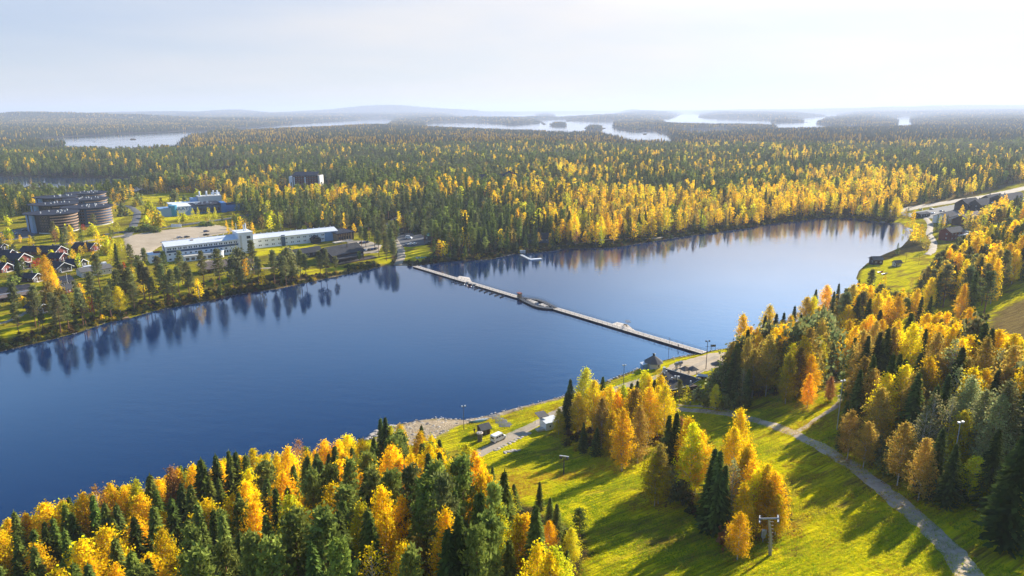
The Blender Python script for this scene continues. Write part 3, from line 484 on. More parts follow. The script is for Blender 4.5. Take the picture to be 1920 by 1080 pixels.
# far shore, settlement and right-hand shore: trees one can pick out
tops("""b o 1038 415 15; b g 1047 424 14; b o 1010 435 9; b r 1080 429 13; b g 1118 416 17 1.1; b g 1128 424 15; b g 1105 442 7; b o 822 449 13 1.5; b o 830 452 12 1.3; b r 814 456 11 1.3; b g 845 430 15; b g 866 427 15; b g 878 435 14; b g 938 428 14; b g 952 424 15; b o 962 428 14; p s 900 415 18; p s 888 420 17; p s 860 440 15; s m 872 455 11; p s 795 412 18; p s 768 408 17;
p s 716 400 26; p s 708 432 19; p s 722 440 18; p s 738 452 18; p s 690 400 20; p s 684 428 17; p s 676 424 17; p s 730 420 20; p s 700 415 20;
b g 645 398 17 .7; b g 663 418 9; b g 676 412 10 .7; b g 605 396 14; b g 581 408 10 .7; b g 524 398 15; b g 505 404 14; b g 490 402 15; b g 512 392 13 .7; b o 450 405 15 1.2; b o 458 410 14; b g 472 416 12; b o 424 412 10 .6; b o 435 412 10 .6; b g 428 425 7;
b g 82 478 21 .9; b o 96 500 19 .8; b g 180 433 14; b g 194 440 11; b g 205 444 10 1.2; b g 215 448 9 1.2; b y 225 447 9 1.3; b o 135 467 9; b g 150 460 9; b y 145 475 11; b o 175 470 9; s d 215 455 15 1.1; b g 205 470 10; b g 55 440 13; b o 17 436 10; b o 36 440 6; b o 2 437 10; p s 120 425 18; p s 97 415 17; s m 112 425 17; s d 148 415 16; b R 155 420 6 1.6; b R 72 483 6 2.2; b R 62 488 5 2; b o 132 435 12; b r 100 430 12; b y 207 415 10; b y 219 417 9; s d 30 484 14 1.6; u n 20 515 6 1.4; u n 60 505 5 1.6; u y 5 480 6; u y 74 553 4 1.6; u y 45 560 4; u g 40 555 4;
b g 219 536 15 1.2; b g 190 588 9 1.3; b g 200 592 6 1.3; b R 168 555 9; b o 150 530 13 1.3; b y 160 545 12; p s 178 475 22 1.1; p s 20 530 21; p s 60 535 20; p s 55 545 18; p s 102 555 20 1.1; p s 94 548 17; p s 25 568 15; p s 118 552 19; p s 145 540 19; p s 152 552 18; p s 165 510 22; p s 182 540 20; p s 200 535 19; p s 215 505 21; p s 225 495 21; p s 238 500 19; p s 262 492 22; p s 272 500 20; p s 282 520 15; p s 293 480 20; p s 300 495 21; p s 318 505 20; p s 335 470 20; p s 348 490 20; p s 375 470 21; p s 355 505 16; p s 405 466 23 1.2; p s 470 450 22; p s 480 480 18; p s 510 470 20; p s 532 480 18; p s 560 468 19; p s 570 475 18; p s 598 470 17; p s 608 466 18; p s 627 480 13; p s 545 488 14; p s 330 500 17; p s 310 515 15; p s 245 530 15; p s 450 500 14; p s 435 505 12; s m 412 525 10; b y 315 530 8 .7; b g 402 522 8 .7; b g 380 512 6; b y 355 528 6; b g 490 503 11; b o 458 485 13; b o 460 480 12; b R 438 500 5; b R 231 490 7; b o 245 495 7; b y 268 490 9; p s 305 470 18; p s 268 465 16; p s 240 457 18; p s 256 478 14; b y 205 520 9;
b y 300 396 12 .7; b y 333 395 12 .7; b y 360 390 14 .7; b y 370 388 13 .7; b y 390 388 14 .7; b y 402 388 13 .7; b o 285 396 12; b g 283 404 7; u n 245 425 4 2; u n 255 425 4 2; u n 272 420 5 2; u n 282 422 5 2; u n 292 424 5 1.6; b g 386 408 6 1.5; b y 398 410 6 1.5; u n 380 415 4 2; u n 392 415 4 2;
b o 372 345 9 1.5; b o 388 352 6 1.5; b o 332 352 8 1.3; b o 350 340 13; b g 298 340 14 1.2; b o 270 336 12; b g 458 350 9; b o 410 340 13; p s 190 335 17; p s 205 330 18; p s 245 335 18; p s 160 338 17; p s 150 340 16; p s 110 345 15; p s 85 345 16; p s 70 346 15; b g 130 345 13; b g 120 347 12; b o 140 350 11; b g 105 350 10; p s 40 348 16; p s 20 352 15; s d 48 358 22; s d 12 352 20; s d 22 360 20; b g 230 355 15; b o 245 345 16; b g 220 358 13; b g 210 360 12;
b o 1715 394 15; b o 1702 415 15 1.2; b o 1718 418 15 1.3; b o 1730 420 14 1.2; b o 1695 428 12; b c 1740 440 12 1.2; s m 1685 455 8; s m 1760 402 14; s d 1768 408 14; s d 1778 402 14; b o 1765 404 12 .7; b o 1772 400 13 .7; b o 1806 384 17 .9; b o 1878 372 19 1.3; b o 1868 384 16; b g 1838 420 17 1.3; b g 1828 432 15 1.2; b o 1852 425 16 1.2; b g 1865 440 16; b o 1816 440 14; b g 1848 455 13; b y 1845 475 10 1.4; b g 1858 478 11 1.4; b g 1870 478 10 1.4; b g 1885 452 10; b g 1905 410 18; b g 1912 425 16; b o 1898 405 15; b o 1640 362 15; b o 1652 358 16; b o 1630 372 13; b o 1578 380 8; b c 1666 382 9; s m 1704 388 9; b g 1793 455 8; b g 1800 470 13; b g 1782 460 10; b o 1700 390 10""")
for e in TREES:                                  # no two birches have turned alike
    if e[4] == 'birch' and e[6] in ('gold', 'orange') and e[3] < 17.5 and not (e[0] > 12 and e[1] < 185) and RNG.uniform() < .26: e[6] = str(RNG.choice(['lime', 'ochre', 'gold']))
X0 = np.array([[e[0], e[1]] for e in TREES])
LIM_X = [-60, 0, 80, 155, 205, 253, 330, 375, 428, 472, 540, 608, 652, 690, 715, 735, 750, 790, 825, 860, 880, 900, 920, 945, 975, 1005, 1040, 1100]
LIM_Y = [985, 958, 943, 926, 906, 900, 875, 862, 845, 842, 842, 827, 818, 824, 800, 795, 797, 812, 826, 856, 836, 858, 892, 884, 968, 948, 1030, 1095]
def scatter(poly, step, mix, hr, lim=None, near_ok=2.6, dens=1.0, avoid=True, gaps=None):
    lo, hi = poly.min(0), poly.max(0); gxx, gyy = np.meshgrid(np.arange(lo[0], hi[0], step), np.arange(lo[1], hi[1], step)); x = (gxx + RNG.uniform(-.45, .45, gxx.shape) * step).ravel(); y = (gyy + RNG.uniform(-.45, .45, gyy.shape) * step).ravel()
    k = inside(x, y, poly) & (RNG.uniform(size=x.shape) < dens); x, y = x[k], y[k]
    if not len(x): return
    z, s, _ = terrain(x, y, True); ok = s > 2
    if avoid: ok &= clear(x, y)
    if gaps: ok &= noise(x, y, 24, 91) > gaps
    d2 = np.full(len(x), 1e9)
    for ax, ay in X0: d2 = np.minimum(d2, (x - ax) ** 2 + (y - ay) ** 2)
    ok &= d2 > near_ok ** 2
    ks = [m_[0] for m_ in mix]; ps = np.array([m_[2] for m_ in mix]); ps = ps / ps.sum()
    for i in np.where(ok)[0]:
        h = RNG.uniform(*hr); j = RNG.choice(len(ks), p=ps); sp, tn = mix[j][0], mix[j][1]
        if lim is not None:
            for _ in range(9):
                px, py, c = project(x[i], y[i], z[i] + h)
                if c < 3 or py > np.interp(px, lim[0], lim[1]) + RNG.uniform(2, 14): break
                h *= .88
            if h < 6: continue
        add(x[i], y[i], z[i] - .1, h, sp, tn, RNG.uniform(.85, 1.2))
FOOT = []                                        # building footprints kept clear of trees
def clear(x, y):
    ok = np.ones(x.shape, bool)
    for P, w in ROADW: ok &= dist(x, y, P, False) > w * .5 + 1.5
    for P in LOTW: ok &= ~inside(x, y, P)
    for P in LAWNS: ok &= ~inside(x, y, P)
    for P in FOOT: ok &= ~inside(x, y, P)
    return ok
# ------------------------------------------------------------------ footprints: front corners (photo pixels at the ground) and depth in metres
BLD = dict(hotel=((314, 491), (449, 475), 13), hotel_wing=((478, 466), (633, 450), 13), pavilion=((634, 453), (664, 448), 14), restaurant=((624, 493), (682, 482), 17), restaurant_wing=((553, 487), (604, 479), 9),
    long_house=((388, 513), (473, 501), 10), annex=((520, 497), (553, 493), 8), blue_centre=((299, 408), (436, 398), 34), high_rise=((545, 357), (600, 355), 16), lodge=((893, 348), (973, 347), 18), kiosk_blue=((868, 342), (876, 342), 5),
    light_house=((1604, 354), (1629, 351), 12), barn_a=((398, 372), (412, 371), 9), barn_b=((385, 380), (404, 378), 12), row_a=((1813, 396), (1838, 391), 12), row_b=((1838, 397), (1864, 391), 12), row_c=((1858, 388), (1884, 382), 12), row_d=((1884, 393), (1925, 384), 16),
    dark_kiosk=((1725, 409), (1744, 406), 8), dark_hall=((1776, 420), (1796, 414), 12), brown_hall=((1818, 425), (1846, 415), 14), red_house=((1781, 452), (1807, 447), 9), hut=((1638, 497), (1655, 496), 6), small_hut=((1679, 500), (1690, 499), 3),
    cab_a=((13, 489), (33, 482), 14), cab_b=((33, 496), (59, 489), 14), cab_c=((38, 506), (58, 502), 8), cab_d=((104, 480), (126, 474), 15), cab_d2=((112, 491), (128, 486), 8), cab_e=((107, 512), (136, 506), 12), cab_f=((170, 472), (187, 467), 14), cab_g=((73, 588), (89, 583), 8), cab_h=((103, 574), (114, 571), 7), cab_i=((2, 470), (13, 467), 10), cab_j=((4, 512), (24, 506), 11), cab_k=((148, 503), (164, 498), 10), cab_l=((62, 530), (80, 525), 9), cab_m=((68, 478), (84, 473), 11),
    brown_long=((-14, 566), (60, 555), 12), grey_house=((154, 521), (211, 512), 10), twin_house=((105, 539), (138, 533), 9), red_barn=((124, 551), (140, 546), 6), dark_house=((985, 457), (1030, 455), 9), green_shed=((803, 452), (818, 450), 7),
    gazebo=((1210, 692), (1240, 686), 6), shed=((904, 817.5), (919, 813.5), 3.2), kiosk=((1024, 808), (1049, 802), 4), white_block=((281, 494), (309, 491), 12))
FRAME = {}
for k, (a, b_, dp) in BLD.items():
    A_, B_ = place(*a), place(*b_); v = B_[:2] - A_[:2]; Lg = float(np.hypot(*v)); rz = math.atan2(v[1], v[0]); n_ = np.array([-v[1], v[0]]) / Lg
    c_ = A_[:2] + v / 2 + n_ * dp / 2; z = float(min(A_[2], B_[2])); FRAME[k] = (np.array([A_[0], A_[1], z]), Lg, rz, dp)
    e_ = v / Lg; FOOT.append(np.array([A_[:2] - e_ * 2 - n_ * 4, B_[:2] + e_ * 2 - n_ * 4, B_[:2] + e_ * 2 + n_ * (dp + 2), A_[:2] - e_ * 2 + n_ * (dp + 2)]))
ROUND = [place(*p) for p in [(109, 432), (175, 419), (112, 412), (171, 401), (115, 396), (171, 387)]]
for c_ in ROUND: FOOT.append(np.array([c_[:2] + 20 * np.array([math.cos(a), math.sin(a)]) for a in np.linspace(0, 6.28, 9)[:-1]]))
for p in ([(1238, 702), (1246, 690), (1316, 709), (1290, 726), (1257, 735)],): FOOT.append(plane(p, 3))
TREES_KEEP = len(TREES)

# ------------------------------------------------------------------ fill the woods between the picked-out trees
scatter(plane([(680, 832), (600, 848), (450, 902), (300, 952), (0, 1056), (-200, 1120), (-200, 1180), (0, 1110), (300, 1000), (450, 945), (600, 885), (700, 860)], 3), 5.2, [('birch', 'gold', 4), ('birch', 'orange', 1.2), ('birch', 'lime', .6)], (13, 17), (LIM_X, LIM_Y), 3.0)
scatter(NEAR_WOOD, 5.3, [('spruce', 'mid', 5), ('spruce', 'dark', 3), ('pine', 'green', 1.0), ('birch', 'gold', 1.3), ('birch', 'orange', .5), ('birch', 'lime', .5)], (16, 22.5), (LIM_X, LIM_Y), 3.2)
GROVE = [([(1060, 800), (1100, 790), (1160, 770), (1240, 765), (1265, 790), (1245, 850), (1200, 870), (1150, 850), (1090, 835), (1062, 825)], 6, [(1050, 710), (1070, 715), (1100, 700), (1130, 710), (1195, 715), (1240, 710), (1262, 750)], 3.6, [('birch', 'gold', 5), ('spruce', 'dark', 1.2), ('birch', 'lime', 1.5), ('birch', 'ochre', 1)]),
    ([(1225, 880), (1240, 860), (1300, 870), (1335, 900), (1330, 940), (1280, 960), (1235, 925)], 24, [(1220, 830), (1240, 800), (1258, 772), (1300, 785), (1330, 830)], 3.4, [('birch', 'gold', 5), ('spruce', 'dark', 1), ('birch', 'lime', .7)]),
    ([(1335, 930), (1380, 900), (1430, 920), (1470, 960), (1455, 985), (1425, 975), (1370, 970), (1340, 955)], 30, [(1330, 850), (1360, 835), (1392, 766), (1420, 865), (1450, 910), (1480, 950)], 3.2, [('birch', 'gold', 3), ('spruce', 'dark', 1), ('birch', 'orange', 1)]),
    ([(1355, 700), (1400, 690), (1470, 660), (1560, 640), (1575, 690), (1560, 760), (1500, 775), (1420, 760), (1360, 745)], 6, [(1340, 700), (1375, 650), (1400, 600), (1450, 590), (1550, 575), (1580, 640)], 4.2, [('birch', 'gold', 3), ('spruce', 'dark', 2), ('birch', 'ochre', 2), ('bush', 'sage', 1.5)]),
    ([(1575, 760), (1600, 700), (1680, 680), (1800, 680), (1930, 680), (2100, 700), (2100, 1000), (1930, 980), (1860, 930), (1790, 890), (1700, 870), (1640, 830), (1580, 800)], 22, [(1570, 640), (1600, 606), (1640, 600), (1690, 610), (1740, 592), (1830, 595), (1920, 630), (2100, 650)], 4.0, [('birch', 'gold', 2.5), ('spruce', 'dark', 3), ('birch', 'ochre', 3), ('sparse', 'grey', 1.5), ('bush', 'sage', 1)]),
    ([(1560, 600), (1600, 560), (1680, 545), (1720, 510), (1760, 475), (1800, 455), (1860, 450), (2000, 430), (2100, 500), (1920, 545), (1860, 575), (1840, 615), (1700, 640), (1600, 650)], 8, [(1530, 560), (1570, 535), (1620, 525), (1650, 525), (1700, 545), (1740, 490), (1780, 450), (1830, 425), (1900, 400), (2100, 380)], 5.2, [('birch', 'orange', 2), ('birch', 'gold', 2), ('spruce', 'dark', 2), ('spruce', 'mid', 2), ('pine', 'sage', 3), ('birch', 'lime', .7), ('birch', 'ochre', 1)])]
for p, z, lim, st, mix in GROVE:
    l_ = ([a[0] for a in lim], [a[1] for a in lim]); scatter(plane(p, z), st * 1.18, mix, (17, 23), l_, 3.4, gaps=.36 if st > 5 else .2)
# left bank: open pine wood between the houses and the shore
scatter(plane([(-200, 690), (0, 655), (150, 620), (235, 596), (400, 560), (520, 540), (700, 503), (720, 490), (600, 498), (480, 510), (380, 518), (240, 545), (150, 560), (60, 590), (-200, 640)], 2), 9.5, [('pine', 'sage', 5), ('pine', 'green', 2), ('birch', 'lime', 1), ('birch', 'gold', .8), ('bush', 'ochre', 2), ('bush', 'sage', 2)], (9, 18), None, 6, .34)
scatter(plane([(-200, 580), (0, 560), (60, 545), (110, 515), (240, 480), (290, 500), (250, 540), (100, 570), (-200, 640)], 3), 13, [('pine', 'sage', 3), ('birch', 'gold', 1), ('birch', 'lime', 1), ('bush', 'lime', 2), ('bush', 'sage', 2)], (8, 16), None, 7, .3)
scatter(plane([(-200, 520), (0, 470), (110, 450), (230, 440), (240, 470), (150, 490), (-200, 600)], 3), 15, [('birch', 'gold', 2), ('birch', 'orange', 1), ('pine', 'sage', 2), ('bush', 'lime', 2), ('spruce', 'mid', .6)], (5, 13), None, 6, .5)
scatter(plane([(-200, 470), (60, 420), (250, 372), (440, 360), (700, 425), (640, 440), (470, 425), (300, 440), (240, 440), (-200, 520)], 4), 15, [('pine', 'sage', 2), ('birch', 'gold', 1.5), ('birch', 'orange', 1), ('bush', 'lime', 3), ('bush', 'sage', 2)], (4, 14), None, 6, .5)
# the forests beyond the lake: single trees out to 1700 m
def forest_mix(x, y):
    pb = .22 + 1.2 * (noise(x, y, 120, 21) - .5) + .5 * (noise(x, y, 60, 22) - .5) + .28 * smooth(x / (y + 1), -.12, .12) * (y < 1000) - .18 * (x / (y + 1) < -.18)
    return np.clip(pb * (1 - .65 * smooth(y, 620, 1150)), .03, .75)
X_, Y_ = np.meshgrid(np.arange(-1350, 1400, 7.4), np.arange(330, 1750, 7.4)); fx = (X_ + RNG.uniform(-3.4, 3.4, X_.shape)).ravel(); fy = (Y_ + RNG.uniform(-3.4, 3.4, X_.shape)).ravel()
k = (np.abs(fx) < .80 * fy + 30) & (RNG.uniform(size=fx.shape) < np.where(fy > 950, .75, .95)); fx, fy = fx[k], fy[k]
fz, fs, fn = terrain(fx, fy, True)
TOWN = plane([(-250, 600), (0, 655), (235, 592), (720, 496), (735, 470), (700, 430), (640, 440), (470, 420), (440, 400), (440, 372), (400, 362), (250, 362), (230, 385), (60, 395), (0, 420), (-250, 480)], 4)
RIGHT_OPEN = plane([(1690, 405), (1700, 395), (1760, 384), (1840, 372), (1930, 352), (2050, 330), (2050, 395), (1930, 398), (1860, 400), (1820, 412), (1800, 440), (1760, 465), (1690, 440)], 4)
k = (fs > 5) & ((fn < -2) | (fx > 360)) & clear(fx, fy) & ~inside(fx, fy, TOWN) & ~inside(fx, fy, RIGHT_OPEN)
d_lodge = np.hypot(fx - FRAME['high_rise'][0][0] - 20, (fy - FRAME['high_rise'][0][1] + 35) * .8); k &= d_lodge > 56
for o_ in X0[(X0[:, 1] > 380)]: k &= (fx - o_[0]) ** 2 + (fy - o_[1]) ** 2 > 9
fx, fy, fz, fs = fx[k], fy[k], fz[k], fs[k]; pb = forest_mix(fx, fy); uu = RNG.uniform(size=fx.shape); vv = RNG.uniform(size=fx.shape); hh = RNG.uniform(13, 20, fx.shape) * np.where(fs < 14, .75, 1) * (.72 + .55 * noise(fx, fy, 70, 51))
pinew = noise(fx, fy, 110, 31)
for i in range(len(fx)):
    if uu[i] < pb[i]: sp = 'birch'; tn = ('gold', 'gold', 'orange', 'ochre', 'lime')[int(vv[i] * 4.999)]
    elif pinew[i] * .7 + vv[i] * .5 > .62: sp = 'pine'; tn = 'sage' if vv[i] < .75 else 'green'
    else: sp = 'spruce'; tn = 'dark' if vv[i] < .55 else 'mid'
    add(fx[i], fy[i], fz[i] - .1, hh[i], sp, tn, RNG.uniform(.85, 1.2) * 1.05)
# ------------------------------------------------------------------ which trees the photo shows largest
TX = np.array([[e[0], e[1], e[2], e[3]] for e in TREES]); px, pb_, cdep = project(TX[:, 0], TX[:, 1], TX[:, 2]); _, pt_, _ = project(TX[:, 0], TX[:, 1], TX[:, 2] + TX[:, 3])
WREL = dict(spruce=.30, pine=.27, birch=.29, sparse=.27, bush=.9); hw = np.array([e[3] * WREL[e[4]] * e[7] for e in TREES]) * FPX / np.maximum(cdep, 5) / 2
SC_ = 2.0; zb = np.zeros((540, 960), bool); seen = np.zeros(len(TREES))
for i in np.argsort(cdep):
    if cdep[i] < 3 or px[i] + hw[i] < 0 or px[i] - hw[i] > 1920 or pt_[i] > 1079 or pb_[i] < 150: continue
    y0, y1, x0, x1 = [int(v_ / SC_) for v_ in (max(0, pt_[i]), min(1079, pb_[i] - .12 * (pb_[i] - pt_[i])), max(0, px[i] - hw[i] * .7), min(1919, px[i] + hw[i] * .7))]
    w_ = zb[y0:y1 + 1, x0:x1 + 1]; seen[i] = w_.size - w_.sum(); w_[...] = True
seen *= SC_ * SC_
KIND = dict(spruce='spruce_tree', pine='pine_tree', birch='birch_tree', sparse='alder_tree', bush='bush'); single = []
for sp in SPECIES:
    c_ = [i for i in range(len(TREES)) if TREES[i][4] == sp and seen[i] > 14 and cdep[i] < 1200]; c_.sort(key=lambda i: -seen[i]); single += c_[:296]
SINGLE = set(single)
# ------------------------------------------------------------------ labels that single the trees out
TONE_WORD = dict(gold='golden', orange='orange', lime='yellow-green', russet='russet', red='red', ochre='dull ochre', grey='grey-green', dark='dark green', mid='mid-green', sage='grey-green', green='bright green')
NOUN = dict(spruce='spruce', pine='pine', birch='birch', sparse='thin alder', bush='bush')
def zone(i):
    x, y, z = TX[i, :3]; n_ = TREE_SN[i]; p, q_ = px[i], pb_[i]
    if n_ > 0:
        if p > 1560 and TX[i, 1] > 330: return 'slope above right-hand shore'
        if p > 1575: return 'wood beside gravel track'
        if p > 1345 and TX[i, 1] > 170 and q_ < 800: return 'grove by branching path'
        if p > 1275: return 'clump by lift tower' if q_ > 850 else 'thicket behind big dark roof'
        if p > 1215 and q_ > 880: return 'clump in mid meadow'
        if p > 1020 and q_ < 905: return 'grove below shore road'
        return 'near forest'
    if x > 330 and y < 800 and p > 1590: return 'houses at lake end'
    if y > 760: return 'forest far beyond lake'
    if p > 1320: return 'far shore towards lake end'
    if p > 950: return 'far shore behind white jetty'
    if p > 735: return 'far shore by floating bridge'
    if p > 470 and q_ < 470: return 'wood behind white hotel'
    if q_ < 425: return 'trees beside round blocks'
    if p > 370: return 'bank before brown restaurant'
    if p > 235: return 'bank before white hotel'
    if q_ > 540: return 'left bank by lakeside cabins'
    return 'dark cabins at left'
ORD = 'first second third fourth fifth sixth seventh eighth ninth tenth eleventh twelfth'.split()
TREE_SN = np.full(len(TREES), -1.0); _i = np.array(sorted(SINGLE)); TREE_SN[_i] = terrain(TX[_i, 0], TX[_i, 1], True)[2]
LABEL, GROUP = {}, {}
def name_set(ids, head, tail, lvl):
    if len(ids) == 1: LABEL[ids[0]] = f'{head}, {tail}' if tail[0] != ' ' else head + tail; return
    hs = sorted(ids, key=lambda i: -(pb_[i] - pt_[i]))
    if len(ids) <= 12:
        for r_, i in enumerate(sorted(ids, key=lambda i: px[i])):
            w_ = ('leftmost' if r_ == 0 else 'rightmost' if r_ == len(ids) - 1 else ORD[r_] + ' from left,') ; LABEL[i] = f'{w_} {head}{tail}'
        return
    if lvl < 5:
        key = pb_ if lvl % 2 == 0 else px; o_ = sorted(ids, key=lambda i: key[i]); nlev = 2 if lvl % 2 == 0 or len(ids) < 30 else 3; n_ = len(o_)
        words = (['rear', 'front'], ['left part', 'right part'])[lvl % 2] if nlev == 2 else ['left part', 'middle', 'right part']
        if lvl >= 2: words = ['further back', 'nearer'] if lvl % 2 == 0 else ['left half', 'right half'] if nlev == 2 else ['left third', 'middle third', 'right third']
        for c_ in range(nlev): name_set(o_[c_ * n_ // nlev:(c_ + 1) * n_ // nlev], head, f', {words[c_]}' + tail, lvl + 1)
sets = {}
for i in SINGLE: sets.setdefault((TREES[i][4], TREES[i][6], zone(i)), []).append(i)
for (sp, tn, zn), ids in sets.items():
    name_set(ids, f'{TONE_WORD[tn]} {NOUN[sp]}', f', {zn}', 0)
    for i in ids: GROUP[i] = f'{TONE_WORD[tn]} {NOUN[sp]} trees of the {zn}' if sp != 'bush' else f'bushes of the {zn}'

# ------------------------------------------------------------------ plant them
def scale_of(e): b_ = 5.0 if e[4] == 'bush' else 18.0; k = e[3] / b_; return (k ** .75 * e[7], k ** .75 * e[7], k)
PART = {}
for (s_, v_, l_), (a_, b_) in LOD.items():
    pass
for i in sorted(SINGLE, key=lambda i: -seen[i]):
    e = TREES[i]; near = (pb_[i] - pt_[i]) > 42; rz = float(RNG.uniform(0, 6.28)); tn = TONES[e[6]]
    j = RNG.normal(size=3) * .05; colr = (*np.clip(tn * (1 + j + RNG.normal() * .15), 0.003, 1), 1)
    if near:
        root = thing(KIND[e[4]], LABEL.get(i), NOUN[e[4]].split()[-1] if e[4] != 'bush' else 'bush', e[:3], rz, GROUP[i]); root.scale = scale_of(e)
        cr, tr = LOD[(e[4], e[5], 0)]
        o = link('crown', cr, root); o.color = colr; link('trunk' if e[4] != 'bush' else 'stem', tr, root)
    else:
        o = link(KIND[e[4]], LOD[(e[4], e[5], 1)][0], None, e[:3], rz, scale_of(e)); o.color = colr
        tag(o, LABEL.get(i), NOUN[e[4]].split()[-1] if e[4] != 'bush' else 'bush', GROUP[i])
# the rest of the woods: one mass, instanced
def instancer(name, label, cat, P, RZ, S, PI, protos):
    hid = bpy.data.collections.new(name + '_shapes')
    for k_, (me_, colr) in enumerate(protos):
        if 'tint' not in me_.attributes: hid.objects.link(bpy.data.objects.new('shape_%03d' % k_, me_)); continue
        me_ = me_.copy(); a = me_.attributes['tint']; b_ = np.empty(len(me_.vertices) * 4, np.float32); a.data.foreach_get('color', b_); b_ = b_.reshape(-1, 4); b_[:, :3] *= np.array(colr); a.data.foreach_set('color', b_.ravel())
        hid.objects.link(bpy.data.objects.new('shape_%03d' % k_, me_))
    me = bpy.data.meshes.new(name); me.vertices.add(len(P)); me.vertices.foreach_set('co', np.asarray(P, np.float32).ravel())
    a = me.attributes.new('turn', 'FLOAT_VECTOR', 'POINT'); a.data.foreach_set('vector', np.stack([np.zeros(len(P)), np.zeros(len(P)), RZ], 1).astype(np.float32).ravel())
    a = me.attributes.new('size', 'FLOAT_VECTOR', 'POINT'); a.data.foreach_set('vector', np.asarray(S, np.float32).ravel())
    a = me.attributes.new('pick', 'INT', 'POINT'); a.data.foreach_set('value', np.asarray(PI, np.int32))
    o = link(name, me); tag(o, label, cat, None, 'stuff')
    ng = bpy.data.node_groups.new(name, 'GeometryNodeTree'); ng.interface.new_socket('Geometry', in_out='INPUT', socket_type='NodeSocketGeometry'); ng.interface.new_socket('Geometry', in_out='OUTPUT', socket_type='NodeSocketGeometry')
    nn, ll = ng.nodes, ng.links; gi, go = nn.new('NodeGroupInput'), nn.new('NodeGroupOutput'); ci = nn.new('GeometryNodeCollectionInfo'); ci.inputs['Collection'].default_value = hid; ci.inputs['Separate Children'].default_value = True; ci.inputs['Reset Children'].default_value = True
    ip = nn.new('GeometryNodeInstanceOnPoints'); ip.inputs['Pick Instance'].default_value = True
    def na_(n_, ty): q_ = nn.new('GeometryNodeInputNamedAttribute'); q_.data_type = ty; q_.inputs['Name'].default_value = n_; return q_.outputs['Attribute']
    er = nn.new('FunctionNodeEulerToRotation'); ll.new(na_('turn', 'FLOAT_VECTOR'), er.inputs[0]); ll.new(er.outputs[0], ip.inputs['Rotation'])
    ll.new(na_('size', 'FLOAT_VECTOR'), ip.inputs['Scale']); ll.new(na_('pick', 'INT'), ip.inputs['Instance Index']); ll.new(gi.outputs[0], ip.inputs['Points']); ll.new(ci.outputs[0], ip.inputs['Instance']); ll.new(ip.outputs[0], go.inputs[0])
    md = o.modifiers.new('scatter', 'NODES'); md.node_group = ng; return o
rest = [i for i in range(len(TREES)) if i not in SINGLE]
protos, pid, P, S, PI, RZ = [], {}, [], [], [], []
for i in rest:
    e = TREES[i]; close = 0 < cdep[i] < 320; rz = RNG.uniform(0, 6.28)
    for part in ((0, 1) if close else (2,)):       # crown and trunk of a close tree, or the one mesh of a far one
        k = (e[4], e[5], e[6], part)
        if k not in pid: pid[k] = len(protos); protos.append((LOD[(e[4], e[5], 1)][0] if part == 2 else LOD[(e[4], e[5], 0)][part], TONES[e[6]]))
        P.append(e[:3]); S.append(scale_of(e)); PI.append(pid[k]); RZ.append(rz)
# further off: clumps of small simple trees
def clump(v, n, span, wide):
    g = np.random.default_rng(500 + v); Vs, Fs, Ts, o_ = [], [], [], 0; mixb = (.02, .06, .16, .36)[v % 4]
    for _ in range(n):
        x, y = g.uniform(-span, span, 2); h = g.uniform(12, 20); b_ = g.uniform() < mixb; k = 6; rings = [(0.1, .5), (.45, 1.0), (.75, .75), (.93, .35), (1, .03)] if b_ else [(.05, 1), (.35, .72), (.7, .35), (1, .02)]
        r0 = h * (.16 if b_ else .13) * wide; tn = TONES[('orange', 'gold', 'ochre', 'orange')[g.integers(4)]] * .55 if b_ else TONES[('dark', 'dark', 'mid', 'sage')[g.integers(4)]] * .66
        for j, (zf, rf) in enumerate(rings):
            for q_ in range(k):
                a = 2 * math.pi * (q_ + .5 * (j % 2)) / k; rr_ = r0 * rf * g.uniform(.75, 1.25); Vs.append((x + rr_ * math.cos(a), y + rr_ * math.sin(a), h * zf + g.uniform(-.03, .03) * h * (j < len(rings) - 1))); Ts.append(tn * g.uniform(.8, 1.2))
        for j in range(len(rings) - 1):
            for q_ in range(k): Fs.append((o_ + j * k + q_, o_ + j * k + (q_ + 1) % k, o_ + (j + 1) * k + (q_ + 1) % k, o_ + (j + 1) * k + q_))
        o_ += k * len(rings)
    return tinted('clump', np.array(Vs), np.array(Fs), np.array(Ts), [M['leaf']])
c0 = len(protos); protos += [(clump(v, 42, 26, 1.0), (1, 1, 1)) for v in range(12)]; c1 = len(protos); protos += [(clump(v, 50, 80, 1.9), (1, 1, 1)) for v in range(12)]
def clumps(y0, y1, st, base, zs):
    X_, Y_ = np.meshgrid(np.arange(-.82 * y1, .82 * y1, st), np.arange(y0, y1, st)); x = (X_ + RNG.uniform(-.4, .4, X_.shape) * st).ravel(); y = (Y_ + RNG.uniform(-.4, .4, X_.shape) * st).ravel()
    k = np.abs(x) < .82 * y; x, y = x[k], y[k]; z, s, _ = terrain(x, y, True); k = s > st * (.42 if st < 100 else .6); x, y, z = x[k], y[k], z[k]
    w_ = np.clip(noise(x, y, 420, 41) * .75 + noise(x, y, 170, 42) * .45 - .1, 0, .999); w_ *= (1 - .25 * smooth(y, 1800, 2600))
    pk = np.clip((w_ * 4).astype(int), 0, 3) + 4 * RNG.integers(0, 3, len(x)); n_ = len(x)
    P.extend(np.stack([x, y, z - .5], 1).tolist()); S.extend(np.stack([np.ones(n_), np.ones(n_), RNG.uniform(.85, 1.15, n_) * zs], 1).tolist()); PI.extend((base + pk).tolist()); return n_
n2 = clumps(1740, 6000, 50, c0, 1.0) + clumps(6000, 20000, 165, c1, 1.0)
RZ = np.r_[RZ, RNG.uniform(0, 6.28, n2)]
instancer('forest', 'mixed autumn forest of spruce, pine and birch stretching to the horizon', 'forest', P, RZ, S, PI, protos)
